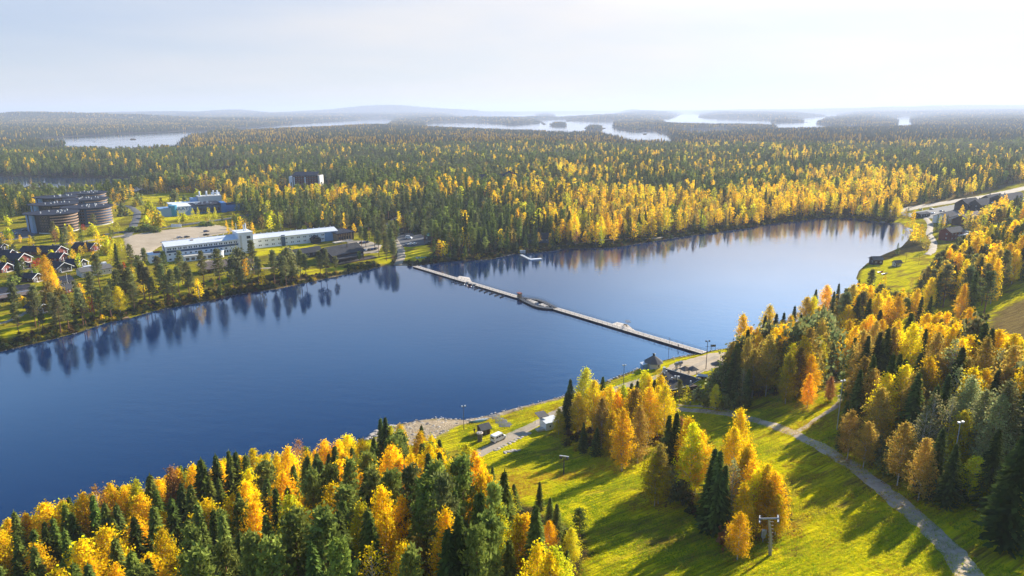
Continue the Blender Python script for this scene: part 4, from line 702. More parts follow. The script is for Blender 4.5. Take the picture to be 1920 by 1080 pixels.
# low growth: shore scrub, heather and the wood's edge
sc_p, sc_s, sc_i = [], [], []
def scrub(x, y, lo, hi, tones):
    z, s, _ = terrain(x, y, True); k = (s > .8) & clear(x, y); x, y, z = x[k], y[k], z[k]
    for a, b_, c_ in zip(x, y, z): h = RNG.uniform(lo, hi) / 5; sc_p.append((a, b_, c_ - .05)); sc_s.append((h * 1.5, h * 1.5, h)); sc_i.append(int(RNG.choice(tones)) * 2 + int(RNG.integers(2)))
fsh = resample(plane(FAR_SHORE), 1.0)
for o_ in range(3):
    q_ = fsh[RNG.uniform(size=len(fsh)) < .8]; nrm = RNG.uniform(1, 13, len(q_)); scrub(q_[:, 0] + RNG.normal(size=len(q_)) * 1.5 - nrm * .35, q_[:, 1] + nrm, .6, 2.2, [0, 1, 2, 3, 3, 4, 4])
for pl, st, z in [([(1062, 830), (1260, 860), (1262, 770), (1060, 790)], 2.2, 6), ([(1355, 750), (1560, 770), (1580, 660), (1400, 690), (1350, 710)], 2.4, 6), ([(1580, 800), (1640, 840), (1790, 900), (1860, 940), (1930, 990), (1930, 850), (1700, 760), (1580, 740)], 2.2, 25), ([(1250, 880), (1310, 960), (1400, 990), (1450, 1000), (1470, 960), (1400, 900), (1290, 880)], 2.0, 26), ([(905, 935), (950, 990), (1010, 1050), (1060, 1110), (1000, 1110), (900, 1000)], 2.2, 20), ([(1600, 650), (1840, 620), (1860, 570), (1700, 600), (1590, 620)], 3.5, 14), ([(0, 650), (235, 590), (400, 555), (700, 500), (600, 498), (240, 545), (0, 600)], 4.5, 2)]:
    W_ = plane(pl, z); lo, hi = W_.min(0), W_.max(0); X_, Y_ = np.meshgrid(np.arange(lo[0], hi[0], st), np.arange(lo[1], hi[1], st)); x = (X_ + RNG.uniform(-1, 1, X_.shape) * st * .5).ravel(); y = (Y_ + RNG.uniform(-1, 1, X_.shape) * st * .5).ravel(); k = inside(x, y, W_) & (RNG.uniform(size=x.shape) < .6); scrub(x[k], y[k], .4, 2.0, [0, 1, 1, 2, 4, 4, 5])
instancer('undergrowth', 'low autumn scrub and heather along the shores and wood edges', 'undergrowth', sc_p, RNG.uniform(0, 6.28, len(sc_p)), sc_s, sc_i, [(LOD[('bush', v, 1)][0], c_) for c_ in ((.20, .17, .03), (.15, .09, .03), (.50, .36, .02), (.07, .09, .025), (.09, .10, .03), (.12, .05, .025)) for v in (0, 1)])
# meadow grass: tufts
def tuft(v):
    g = np.random.default_rng(900 + v); n = 26; c = np.c_[g.normal(size=(n, 2)) * .30, np.zeros(n)]; d = unit(np.c_[g.normal(size=(n, 2)) * .55, np.ones(n)]); h = g.uniform(.14, .34, n)[:, None]; s_ = unit(np.c_[g.normal(size=(n, 2)), np.zeros(n)]) * .045
    V = np.stack([c - s_, c + s_, c + d * h], 1).reshape(-1, 3); return tinted('tuft', V, np.arange(n * 3).reshape(n, 3), np.repeat(g.uniform(.75, 1.25, n), 3)[:, None] * np.ones((1, 3)), [M['leaf']])
W_ = plane([(905, 850), (1060, 770), (1260, 760), (1400, 770), (1580, 790), (1700, 870), (1930, 990), (1990, 1150), (1000, 1180), (930, 960)], 14); X_, Y_ = np.meshgrid(np.arange(-40, 190, .56), np.arange(50, 260, .56)); x = (X_ + RNG.uniform(-.35, .35, X_.shape)).ravel(); y = (Y_ + RNG.uniform(-.35, .35, X_.shape)).ravel()
k = np.hypot(x, y) < 270; x, y = x[k], y[k]; gx_, gy_, _ = project(x, y, terrain(x, y)); k = (gx_ > 860) & (gx_ < 1990) & (gy_ < 1130) & (noise(x, y, 5, 61) + .5 * noise(x, y, 2, 62) > .55); x, y = x[k], y[k]
z, s, n_ = terrain(x, y, True); k = (n_ > 4) & clear(x, y) & ~inside(x, y, NEAR_WOOD) & ~np.any([inside(x, y, b_) for b_ in BEACH], 0); x, y, z = x[k], y[k], z[k]; n_ = len(x)
instancer('grass', 'rough bright meadow grass on the sunny slope', 'grass', np.stack([x, y, z - .02], 1), RNG.uniform(0, 6.28, n_), RNG.uniform(.5, 1.25, n_)[:, None] * np.ones((1, 3)), np.clip((noise(x, y, 14, 63) * 4 + RNG.uniform(-.9, .9, n_)).astype(int), 0, 3), [(tuft(v), c_) for v, c_ in enumerate(((.20, .30, .01), (.40, .44, .01), (.62, .54, .015), (.46, .28, .03)))])
# fallen leaves under the birches of the meadow
def litter(v):
    g = np.random.default_rng(700 + v); n = 16; c = np.c_[g.normal(size=(n, 2)) * .5, g.uniform(.03, .12, n)]; u = unit(np.c_[g.normal(size=(n, 2)), g.normal(size=n) * .25]); w = unit(np.cross(u, np.array([[0, 0, 1.]]))); s_ = g.uniform(.07, .15, (n, 1))
    V, F = diamonds(c, u * s_, w * s_ * .8); return tinted('fallen_leaf', V, F, np.repeat(g.uniform(.6, 1.2, n), 4)[:, None] * np.ones((1, 3)), [M['leaf']])
lx, ly = [], []
for e in TREES:
    if e[4] == 'birch' and math.hypot(e[0], e[1]) < 260 and e[0] > -30: r_ = np.abs(RNG.normal(size=26)) * 4.5; a = RNG.uniform(0, 6.28, 26); lx += (e[0] + r_ * np.cos(a)).tolist(); ly += (e[1] + r_ * np.sin(a)).tolist()
lx, ly = np.array(lx), np.array(ly); lz, ls, ln = terrain(lx, ly, True); k = (ln > 2) & ~inside(lx, ly, NEAR_WOOD); lx, ly, lz = lx[k], ly[k], lz[k]; q_ = len(lx)
instancer('leaf_litter', 'yellow and brown leaves fallen round the birches on the meadow', 'fallen leaves', np.stack([lx, ly, lz + .02], 1), RNG.uniform(0, 6.28, q_), RNG.uniform(.7, 1.6, q_)[:, None] * np.ones((1, 3)), RNG.integers(0, 4, q_), [(litter(v), c_) for v, c_ in enumerate(((.62, .36, .02), (.45, .22, .03), (.26, .13, .04), (.70, .48, .02)))])
print('TREES', len(TREES), 'single', len(SINGLE), 'near', sum(1 for i in SINGLE if pb_[i] - pt_[i] > 42), 'grass', n_, 'scrub', len(sc_p), 'forest', len(P))
# ------------------------------------------------------------------ buildings and other made things
class MB:
    def __init__(s, T=None): s.v, s.f, s.mi, s.T = [], [], [], T
    def add(s, V, F, mi=0):
        o = len(s.v); s.v += [tuple(p) for p in V]; s.f += [tuple(i + o for i in q_) for q_ in F]; s.mi += [mi] * len(F); return s
    def box(s, x0, x1, y0, y1, z0, z1, mi=0):
        return s.add([(x0, y0, z0), (x1, y0, z0), (x1, y1, z0), (x0, y1, z0), (x0, y0, z1), (x1, y0, z1), (x1, y1, z1), (x0, y1, z1)], [(3, 2, 1, 0), (4, 5, 6, 7), (0, 1, 5, 4), (1, 2, 6, 5), (2, 3, 7, 6), (3, 0, 4, 7)], mi)
    def prism(s, poly, z0, z1, mi=0, dz=None):
        n = len(poly); dz = dz or [0] * n; V = [(p[0], p[1], z0) for p in poly] + [(p[0], p[1], z1 + d) for p, d in zip(poly, dz)]
        return s.add(V, [tuple(range(n))[::-1], tuple(range(n, 2 * n))] + [(i, (i + 1) % n, n + (i + 1) % n, n + i) for i in range(n)], mi)
    def slab(s, q_, th, mi=0):                  # four corners (counter-clockwise from above) and a thickness downwards
        return s.add([p for p in q_] + [(p[0], p[1], p[2] - th) for p in q_], [(0, 1, 2, 3), (7, 6, 5, 4), (0, 4, 5, 1), (1, 5, 6, 2), (2, 6, 7, 3), (3, 7, 4, 0)], mi)
    def cyl(s, x, y, z0, z1, r0, r1=None, k=10, mi=0):
        r1 = r0 if r1 is None else r1; A_ = [2 * math.pi * i / k for i in range(k)]
        V = [(x + r0 * math.cos(a), y + r0 * math.sin(a), z0) for a in A_] + [(x + r1 * math.cos(a), y + r1 * math.sin(a), z1) for a in A_]
        return s.add(V, [tuple(range(k))[::-1], tuple(range(k, 2 * k))] + [(i, (i + 1) % k, k + (i + 1) % k, k + i) for i in range(k)], mi)
    def bar(s, a, b_, r, k=5, mi=0): V, F = tube([a, b_], [r, r], k); s.add(V, F, mi); return s.add([V[i] for i in range(k)] + [V[k + i] for i in range(k)], [tuple(range(k))[::-1], tuple(range(k, 2 * k))], mi)
    def ball(s, c_, r, k=8, mi=0, sz=(1, 1, 1), top=False):
        V, F = [], []; n = 4 if top else 6
        for j in range(n + 1):
            t_ = math.pi * j / (6 if not top else 8)
            for i in range(k): a = 2 * math.pi * i / k; V.append((c_[0] + r * sz[0] * math.sin(t_) * math.cos(a), c_[1] + r * sz[1] * math.sin(t_) * math.sin(a), c_[2] + r * sz[2] * math.cos(t_)))
        for j in range(n):
            for i in range(k): F.append((j * k + i, (j + 1) * k + i, (j + 1) * k + (i + 1) % k, j * k + (i + 1) % k))
        return s.add(V, F, mi)
    def mesh(s, name, mats, sm=False):
        V = np.array(s.v, float)
        if s.T is not None: V = V @ np.array(s.T)[:3, :3].T + np.array(s.T)[:3, 3]
        return newmesh(name, V, s.f, mats, s.mi, sm)
    def build(s, name, mats, parent=None, label=None, sm=False):
        o = link(name, s.mesh(name, mats if isinstance(mats, (list, tuple)) else [mats], sm), parent)
        if label: o['label'] = label
        return o
M.update(slat=mat('brown_slats', (.30, .20, .14), .85, .25, 2), white=mat('white_render', (.74, .75, .76), .7, .05), cream=mat('pale_render', (.55, .53, .48), .8, .08), lblue=mat('pale_blue_panel', (.18, .31, .50), .6, .06), blue=mat('blue_panel', (.05, .17, .42), .5, .08), dblue=mat('dark_blue_panel', (.05, .09, .16), .5, .08), tblue=mat('teal_blue_panel', (.03, .22, .36), .5, .08),
    roofw=mat('white_roof_sheet', (.68, .70, .72), .5, .06, .6), roofd=mat('dark_roof_felt', (.055, .056, .062), .95, .2, .7, 0, .05), roofg=mat('grey_roof_felt', (.14, .135, .13), .95, .15, .7, 0, .05), roofb=mat('blue_black_roof', (.03, .036, .055), .95, .15, .7, 0, .05), roofp=mat('brown_roof_felt', (.17, .135, .12), .95, .15, .7, 0, .05),
    brown=mat('dark_brown_timber', (.055, .03, .022), .85, .25, 2), tim=mat('warm_timber', (.30, .19, .10), .8, .25, 2), red=mat('red_timber', (.16, .035, .025), .85, .2, 2), black=mat('black_paint', (.018, .018, .02), .6, .2), grey=mat('grey_metal', (.28, .29, .30), .5, .15, 2, .4), lgrey=mat('light_grey_metal', (.52, .53, .53), .5, .12, 2, .2), dgrey=mat('dark_grey_metal', (.09, .09, .095), .6, .15),
    glass=mat('window_glass', (.025, .035, .05), .08, .1, .5, 0, .6), teal=mat('green_roof_sheet', (.03, .16, .13), .6, .12), deck=mat('weathered_decking', (.60, .52, .43), .85, .18, 1.2), rock=mat('pale_stone', (.42, .37, .31), .9, .25, 1.5, bump=.4), rockg=mat('grey_stone', (.17, .155, .14), .9, .3, 1.5, bump=.4), gold=mat('yellow_board', (.55, .42, .05), .7, .1),
    paint=mat('car_paint', (.5, .5, .5), .3, .02, objcol=True, spec=.5), tyre=mat('tyre_rubber', (.02, .02, .02), .9, .1), hull=mat('boat_hull', (.5, .5, .5), .4, .08, objcol=True), lamp=mat('lamp_glass', (.8, .8, .78), .3, .05), skin=mat('skin', (.45, .27, .19), .6, .05), cloth=mat('dark_clothing', (.03, .035, .05), .9, .1), cloth2=mat('light_clothing', (.35, .36, .4), .9, .1), hair=mat('dark_hair', (.03, .02, .015), .8, .1))
def T2(dx, dy, rz, dz=0): m_ = Matrix.Rotation(rz, 4, 'Z'); m_.translation = (dx, dy, dz); return m_
WM = {}
def window(parent, x, y, z, w, h, side=0.0, frame='white', T=None):
    """a framed window whose centre is at x, y, z, facing -y turned by side"""
    if (w, h, frame) not in WM:
        a, c_ = w / 2, h / 2; t_ = min(.12, w * .16)
        fr = MB().box(-a, -a + t_, -.06, .02, -c_, c_).box(a - t_, a, -.06, .02, -c_, c_).box(-a + t_, a - t_, -.06, .02, c_ - t_, c_).box(-a + t_, a - t_, -.06, .02, -c_, -c_ + t_).mesh('window', [M[frame]])
        WM[(w, h, frame)] = (fr, MB().box(-a + t_, a - t_, -.035, .02, -c_ + t_, c_ - t_).mesh('pane', [M['glass']]))
    fr, pn = WM[(w, h, frame)]; loc = Vector((x, y, z)); rz = side
    if T is not None: loc = T @ loc; rz += T.to_euler().z
    o = link('window', fr, parent, loc, rz); link('pane', pn, o); return o
def gable_walls(L_, D_, h, rise, axis='x', z0=-1.5):
    b_ = MB().box(0, L_, 0, D_, z0, h)
    if axis == 'x': b_.add([(0, 0, h), (0, D_, h), (0, D_ / 2, h + rise), (L_, 0, h), (L_, D_, h), (L_, D_ / 2, h + rise)], [(0, 2, 1), (3, 4, 5)])
    else: b_.add([(0, 0, h), (L_, 0, h), (L_ / 2, 0, h + rise), (0, D_, h), (L_, D_, h), (L_ / 2, D_, h + rise)], [(0, 1, 2), (3, 5, 4)])
    return b_
def gable_roof(L_, D_, h, rise, axis='x', ov=.6, th=.22):
    b_ = MB(); up = .12
    if axis == 'x':
        k = ov * rise / (D_ / 2); e = h - k + up; r_ = h + rise + up
        b_.slab([(-ov, -ov, e), (L_ + ov, -ov, e), (L_ + ov, D_ / 2, r_), (-ov, D_ / 2, r_)], th); b_.slab([(-ov, D_ / 2 + .004, r_), (L_ + ov, D_ / 2 + .004, r_), (L_ + ov, D_ + ov, e), (-ov, D_ + ov, e)], th)
    else:
        k = ov * rise / (L_ / 2); e = h - k + up; r_ = h + rise + up
        b_.slab([(-ov, -ov, e), (L_ / 2, -ov, r_), (L_ / 2, D_ + ov, r_), (-ov, D_ + ov, e)], th); b_.slab([(L_ / 2 + .004, -ov, r_), (L_ + ov, -ov, e), (L_ + ov, D_ + ov, e), (L_ / 2 + .004, D_ + ov, r_)], th)
    return b_
def boards(L_, h, rise, ov, parent, m_, w=.38):  # white boards along a gable that faces -y
    k = ov * rise / (L_ / 2); up = .14
    for sg in (0, 1):
        a = (-ov - .05, h - k) if sg == 0 else (L_ + ov + .05, h - k); c_ = (L_ / 2, h + rise + .05)
        y0, y1 = -ov - .12, -ov - .01
        V = [(a[0], y0, a[1] + up), (c_[0], y0, c_[1] + up), (c_[0], y0, c_[1] + up - w), (a[0], y0, a[1] + up - w)]; V += [(p[0], y1, p[2]) for p in V]
        F = [(0, 1, 2, 3), (7, 6, 5, 4), (0, 4, 5, 1), (1, 5, 6, 2), (2, 6, 7, 3), (3, 7, 4, 0)]
        MB().add(V, F if sg else [q_[::-1] for q_ in F]).build('bargeboard', m_, parent)
def house(key, name, label, cat, h, rise, axis='x', wall='brown', roof='roofd', trim=None, wins=3, floors=1, chim=1, group=None, ov=.6, wf='white', ww=(1.0, 1.1), door=True):
    o_, Lg, rz, dp = FRAME[key]; t_ = thing(name, label, cat, o_, rz, group)
    gable_walls(Lg, dp, h, rise, axis).build('wall', M[wall], t_); r_ = gable_roof(Lg, dp, h, rise, axis, ov).build('roof', M[roof], t_)
    for c_ in range(chim):
        cx, cy = (Lg * (.35 + .3 * c_), dp * .55) if axis == 'x' else (Lg * .55, dp * (.4 + .25 * c_)); MB().box(cx, cx + .7, cy, cy + .7, h, h + rise + 1.1).build('chimney', M['dgrey'], r_)
    if trim and axis == 'y': boards(Lg, h, rise, ov, t_, M[trim])
    fh = h / floors
    for f in range(floors):
        for i in range(wins): window(t_, Lg * (i + .5) / wins, -.02, f * fh + fh * .55, min(ww[0], Lg / wins * .7), min(ww[1], fh * .6), 0, wf)
        for sx, sd_ in ((0, -math.pi / 2), (Lg, math.pi / 2)): window(t_, sx + (-.02 if sx == 0 else .02), dp * .35, f * fh + fh * .55, ww[0], min(ww[1], fh * .6), sd_, wf)
    if door: MB().box(Lg * .08, Lg * .08 + 1.0, -.06, .02, 0, 2.05).build('door', M['dgrey'], t_)
    return t_, Lg, dp
PI2 = math.pi / 2
# --- the white hotel: two wings, stair tower, annex
o_, LA, rzA, dA = FRAME['hotel']; hot = thing('hotel', 'long white hotel with blue window band, stair tower and white roof behind the pines', 'hotel', o_, rzA); IA = Matrix.Rotation(-rzA, 4, 'Z')
def rel(p): return IA @ Vector((p[0] - o_[0], p[1] - o_[1], p[2] - o_[2]))
H1 = 10.2
MB().box(0, LA, 0, dA, -2, H1).build('wall', M['white'], hot)
MB().slab([(-.7, -.9, H1 + .1), (LA, -.9, H1 + .1), (LA, dA * .62, H1 + 2.3), (-.7, dA * .62, H1 + 2.3)], .35).slab([(-.7, dA * .62, H1 + 2.6), (LA, dA * .62, H1 + 2.6), (LA, dA + .7, H1 + 1.2), (-.7, dA + .7, H1 + 1.2)], .35).build('roof', M['roofw'], hot)
for i in range(11): MB().cyl(2 + i * (LA - 5) / 10, dA * .72, H1 + 1.6, H1 + 3.0, .3, .3, 7).build('vent', M['lgrey'], hot)
MB().box(-.12, -.01, dA * .3, dA * .62, 0, H1 - .3).build('end_panel', M['dblue'], hot)
MB().box(.3, LA - .3, -.14, -.01, 5.9, 7.35).build('balcony_band', M['dblue'], hot)
nw = 14
for i in range(nw):
    x = 2 + (LA - 4) * i / (nw - 1)
    for dx in (-.62, .62): window(hot, x + dx, -.02, 8.35, 1.0, 1.5, 0, 'white')
    if i < 12: window(hot, x, -.02, 4.7, 1.5, 1.2, 0, 'white')
for i in range(7): window(hot, LA * .72 + i * LA * .038, -.02, 2.6, 1.3, 1.9, 0, 'white')
for i in range(2): window(hot, 2 + i * 3.2, -.02, 1.4, 1.7, 1.3, 0, 'white')
MB().box(LA * .2, LA * .66, -7, -.01, -2, 3.4).build('ground_floor', M['white'], hot); MB().box(LA * .19, LA * .67, -7.6, -.01, 3.4, 3.75).build('terrace_roof', M['cream'], hot)
for i in range(6): window(hot, LA * (.24 + .075 * i), -7.02, 1.5, 2.4, 2.0, 0, 'lgrey')
MB().cyl(LA * .68, -3.4, -2, 4.2, 3.6, 3.6, 20).build('rotunda', M['white'], hot, sm=False); MB().cyl(LA * .68, -3.4, 4.2, 4.6, 4.0, 4.0, 20).build('rotunda_roof', M['roofw'], hot)
MB().box(LA * .36, LA * .40, .4 * dA, .4 * dA + 1.6, H1 + 1.2, H1 + 2.0).build('hatch', M['red'], hot)
b2 = rel((*FRAME['hotel_wing'][0][:2], FRAME['hotel_wing'][0][2])); rzW = FRAME['hotel_wing'][2] - rzA; LW, dW = FRAME['hotel_wing'][1], FRAME['hotel_wing'][3]; TW = T2(b2.x, b2.y, rzW, b2.z)
tw = b2.x - LA
MB().box(LA + .02, LA + tw * .72, -1.2, dA, -2, 14.3).build('stair_tower', M['white'], hot); MB().box(LA - .3, LA + tw * .72 + .3, -1.5, dA + .3, 14.3, 14.7).build('tower_roof', M['roofw'], hot); MB().box(LA + .9, LA + 2.2, -1.3, -1.18, 1, 12.8).build('tower_panel', M['cream'], hot)
for z in (4.5, 7.8, 11): window(hot, LA + tw * .5, -1.24, z, 2.6, 2.0, 0, 'dgrey')
for x, h_, r_ in ((LA + 1.2, 20.5, .12), (LA + tw * .45, 19, .45), (LA + tw * .45 + 1.3, 20, .4)): MB().cyl(x, dA * .5, 14.7, h_, r_, r_, 8).build('mast' if r_ < .2 else 'chimney', M['white'], hot)
H2 = 7.4
MB(TW).box(-tw * .27, LW, 0, dW, -2, H2).build('wall', M['white'], hot)
MB(TW).slab([(-tw * .27, -.8, H2 + .1), (LW + .6, -.8, H2 + .1), (LW + .6, dW * .6, H2 + 2.0), (-tw * .27, dW * .6, H2 + 2.0)], .35).slab([(-tw * .27, dW * .6, H2 + 2.3), (LW + .6, dW * .6, H2 + 2.3), (LW + .6, dW + .6, H2 + 1.1), (-tw * .27, dW + .6, H2 + 1.1)], .35).build('roof', M['roofw'], hot)
for i in range(14): MB(TW).cyl(3 + i * (LW - 5) / 13, dW * .72, H2 + 1.5, H2 + 2.7, .28, .28, 7).build('vent', M['lgrey'], hot)
for i in range(13):
    x = 4 + (LW - 6) * i / 12
    if abs(x / LW - .33) < .035: continue
    for z in (2.2, 5.3):
        for dx in (-.6, .6): window(hot, x + dx, -.02, z, .95, 1.25, 0, 'white', TW)
MB(TW).box(LW * .31, LW * .355, -.5, -.01, -1, H2 + .8).build('glazed_stair', M['dblue'], hot); MB(TW).box(LW * .84, LW * .995, -.12, -.01, -.5, H2 - .2).build('end_panel', M['lblue'], hot)
MB(TW).box(LW * .66, LW * .76, -6, -.01, -2, 3.4).build('porch', M['black'], hot)
pr = gable_roof(LW * .12, 7, 3.4, 2.6, 'y', .3); pr.T = TW @ T2(LW * .65, -6.6, 0); pr.build('porch_roof', M['roofb'], hot)
wb = rel(FRAME['white_block'][0]); TB = T2(wb.x, wb.y, FRAME['white_block'][2] - rzA, wb.z); LB = FRAME['white_block'][1]
MB(TB).box(0, LB, 0, 12, -2, 5.2).box(-.25, LB + .25, -.25, 12.2, 5.2, 5.55).build('annex', [M['white']], hot); MB(TB).box(LB * .2, LB * .85, -.12, -.01, 3.1, 4.2).build('annex_sign_band', M['lblue'], hot)
MB(TB).box(LB * .4, LB * .9, 5, 9, 5.55, 6.3).build('roof_plant', M['red'], hot)
for i in range(3): window(hot, LB * (.25 + .25 * i), -.02, 1.4, 1.8, 1.3, 0, 'lgrey', TB)
# --- timber pavilion at the hotel's end
o_, Lg, rz, dp = FRAME['pavilion']; t_ = thing('pavilion', 'timber pavilion with a flat dark roof at the right end of the hotel', 'pavilion', o_, rz)
MB().slab([(-1, -1, 6.2), (Lg + 1, -1, 6.2), (Lg + 1, dp + 1, 6.9), (-1, dp + 1, 6.9)], .5).build('roof', M['roofb'], t_); MB().box(0, Lg - 1.2, .2, dp, -1.5, 5.6).build('wall', M['tim'], t_); MB().box(Lg - 1, Lg, .2, dp, -1.5, 5.6).build('end_wall', M['black'], t_)
for i in range(7): MB().box(i * (Lg - 1.5) / 6, i * (Lg - 1.5) / 6 + .3, -.3, .0, -1.5, 5.7).build('post', M['brown'], t_)
for i in range(5): window(t_, 1.6 + i * (Lg - 3) / 5, .17, 2.2, 1.9, 2.6, 0, 'tim')
MB().box(-6, Lg * .7, -5, -1, -1.5, .6).build('terrace', M['deck'], t_)
# --- the brown lakeside restaurant and its neighbours
t_, Lg, dp = house('restaurant', 'restaurant', 'big dark-brown lakeside restaurant under a broad black pitched roof with a veranda', 'restaurant', 5.2, 4.2, 'x', 'brown', 'roofd', None, 7, 1, 0, None, 1.0, 'brown', (1.3, 1.5)); MB().slab([(1, -5, 2.9), (Lg - 3, -5, 2.9), (Lg - 3, -.3, 3.8), (1, -.3, 3.8)], .22).build('veranda_roof', M['roofd'], t_)
for i in range(8): MB().box(1.2 + i * (Lg - 5) / 7, 1.45 + i * (Lg - 5) / 7, -4.8, -4.55, -1.5, 2.8).build('post', M['brown'], t_)
MB().box(0, Lg + 6, -8, -.2, -2.5, .1).build('deck', M['brown'], t_); MB().bar((0, -8, 1.1), (Lg + 6, -8, 1.1), .07).build('deck_rail', M['cream'], t_); MB().cyl(Lg * .62, dp * .3, 6, 10.5, .22, .22, 8).build('flue', M['black'], t_)
house('restaurant_wing', 'restaurant_annex', 'lower dark annex with a long black roof left of the restaurant', 'building', 3.6, 2.6, 'x', 'black', 'roofd', None, 5, 1, 0, None, .7, 'lgrey', (1.2, 1.3))
house('long_house', 'boathouse', 'long dark-brown building with a brown felt roof below the white hotel', 'building', 3.4, 3.0, 'x', 'brown', 'roofp', None, 6, 1, 0, None, 1.2, 'brown', (1.2, 1.1))
house('annex', 'cottage', 'small dark-roofed cottage among pines between boathouse and restaurant', 'cottage', 3.0, 2.6, 'y', 'brown', 'roofd', None, 2, 1, 0)
PI2 = math.pi / 2
# --- six round dark apartment blocks
RL = ['front left', 'front right', 'middle left', 'middle right', 'rear left', 'rear right']
for n_, c_ in enumerate(ROUND):
    t_ = thing('apartment_block', f'round dark slatted apartment block with flat overhanging roof, {RL[n_]} of six', 'apartment block', c_, .2, 'round dark apartment blocks'); k = 40; R_ = 15.5
    drop = lambda r_: [(r_ * (1 + .38 * max(0, -math.cos(a)) ** 5) * math.cos(a), r_ * (1 + .38 * max(0, -math.cos(a)) ** 5) * math.sin(a)) for a in np.linspace(0, 2 * math.pi, 49)[:-1]]
    MB().prism(drop(R_ - .9), -2, 14.6).build('wall', M['dblue' if n_ % 2 else 'black'], t_)
    A_ = [2 * math.pi * i / 56 for i in range(57)]
    for f in range(6):                           # balcony fronts, each a curved band
        z = 1.6 + f * 2.2; b_ = MB()
        for i in range(56):
            if not (A_[i] > 4.75 or A_[i] < .35): continue
            q_ = [(R_ * math.cos(a), R_ * math.sin(a)) for a in (A_[i], A_[i + 1])]; q2 = [((R_ - .25) * math.cos(a), (R_ - .25) * math.sin(a)) for a in (A_[i + 1], A_[i])]; b_.prism(q_ + q2, z, z + .85)
        b_.build('balcony_band', M['slat'], t_)
    MB().prism([(-R_ * 1.40, -R_ * .06), (-R_ * .80, -R_ * .82), (-R_ * .70, -R_ * .72), (-R_ * 1.28, R_ * .04)], -2, 14.5).build('stair_shaft', M['lblue'], t_)
    for f in range(5):
        for q_ in range(5): a = 4.02 + q_ * .15; window(t_, (R_ - .86) * math.cos(a), (R_ - .86) * math.sin(a), 2.4 + f * 2.6, 1.6, 1.5, a + PI2, 'slat')
    MB().prism(drop(R_ + 1.5), 14.6, 15.1).build('roof', M['roofb'], t_)
    g = np.random.default_rng(n_)
    for _ in range(9): x, y = g.uniform(-9, 9, 2); s_ = g.uniform(.4, .9); MB().box(x, x + s_, y, y + s_, 15.1, 15.1 + g.uniform(.8, 1.6)).build('vent', M['lgrey'], t_)
    MB().cyl(0, 0, -1.9, .5, R_ - .4, None, k).build('plinth', M['cream'], t_)
# --- the blue activity centre with the lettered wall
o_, Lg, rz, dp = FRAME['blue_centre']; t_ = thing('leisure_centre', 'blue and grey building with blue lettering on its wall and four white roof vents', 'leisure centre', o_, rz)
MB().box(0, Lg * .17, 0, 14, -2, 8.2).build('wall', M['lblue'], t_); MB().box(Lg * .22, Lg * .44, 1.5, 24, -2, 9.0).build('sign_wall', M['white'], t_); MB().prism([(Lg * .36, .6), (Lg * .45, .6), (Lg * .45, 1.45), (Lg * .36, 1.45)], -2, 5, 0, [-2, 3, 3, -2]).build('sloping_wall', M['lblue'], t_)
MB().cyl(Lg * .195, 3, -2, 10.2, 3.6, 3.6, 18).build('round_tower', M['tblue'], t_); MB().box(Lg * .46, Lg * .86, 6, 30, -2, 8.0).build('hall', M['dblue'], t_); MB().box(Lg * .86, Lg * .93, 3, 16, -2, 9.5).build('blue_block', M['blue'], t_); MB().box(Lg * .93, Lg * 1.2, 8, 22, -2, 6.5).build('end_wing', M['blue'], t_)
MB().box(Lg * .45, Lg * .87, 5.2, 31, 8.0, 8.6).box(Lg * .93, Lg * 1.21, 7.4, 22.5, 6.5, 7.0).build('roof', M['roofb'], t_); MB().box(Lg * .2, Lg * .62, 25, 40, -2, 8.4).build('rear_hall', M['lblue'], t_); MB().box(Lg * .19, Lg * .63, 26, 41, 8.4, 8.9).build('rear_roof', M['roofw'], t_)
MB().box(Lg * .62, Lg * .96, 32, 44, -2, 13.5).build('upper_hall', M['cream'], t_); MB().box(Lg * .52, Lg * .615, 33, 43, -2, 12).build('upper_side', M['lblue'], t_)
for x in (.66, .76, .86, .92): MB().cyl(Lg * x, 38, 13.5, 18, .8, .8, 10).build('vent', M['white'], t_)
for i in range(9): window(t_, Lg * (.49 + .042 * i), 5.97, 3.6, 2.2, 3.2, 0, 'dgrey')
for i in range(3): window(t_, Lg * (.24 + .03 * i), 1.47, 1.6, 2.0, 2.0, 0, 'lgrey')
for i in range(10): x, y = Lg * random.uniform(.5, .85), random.uniform(10, 28); MB().box(x, x + 1.4, y, y + 1.4, 8.6, 9.6).build('roof_vent', M['lgrey'], t_)
fc = bpy.data.curves.new('lettering', 'FONT'); fc.body = 'MAATO'; fc.size = 4.0; fc.extrude = .12; fc.align_x = 'CENTER'; fc.offset = .06; fo = bpy.data.objects.new('lettering', fc); COL.objects.link(fo); dg = bpy.context.evaluated_depsgraph_get(); lm_ = bpy.data.meshes.new_from_object(fo.evaluated_get(dg)); bpy.data.objects.remove(fo); lm_.materials.clear(); lm_.materials.append(M['blue'])
lo_ = link('lettering', lm_, t_, (Lg * .325, 1.35, 5.3)); lo_.rotation_euler = (PI2, 0, 0); lo_.scale = (1.25, 1, 1)
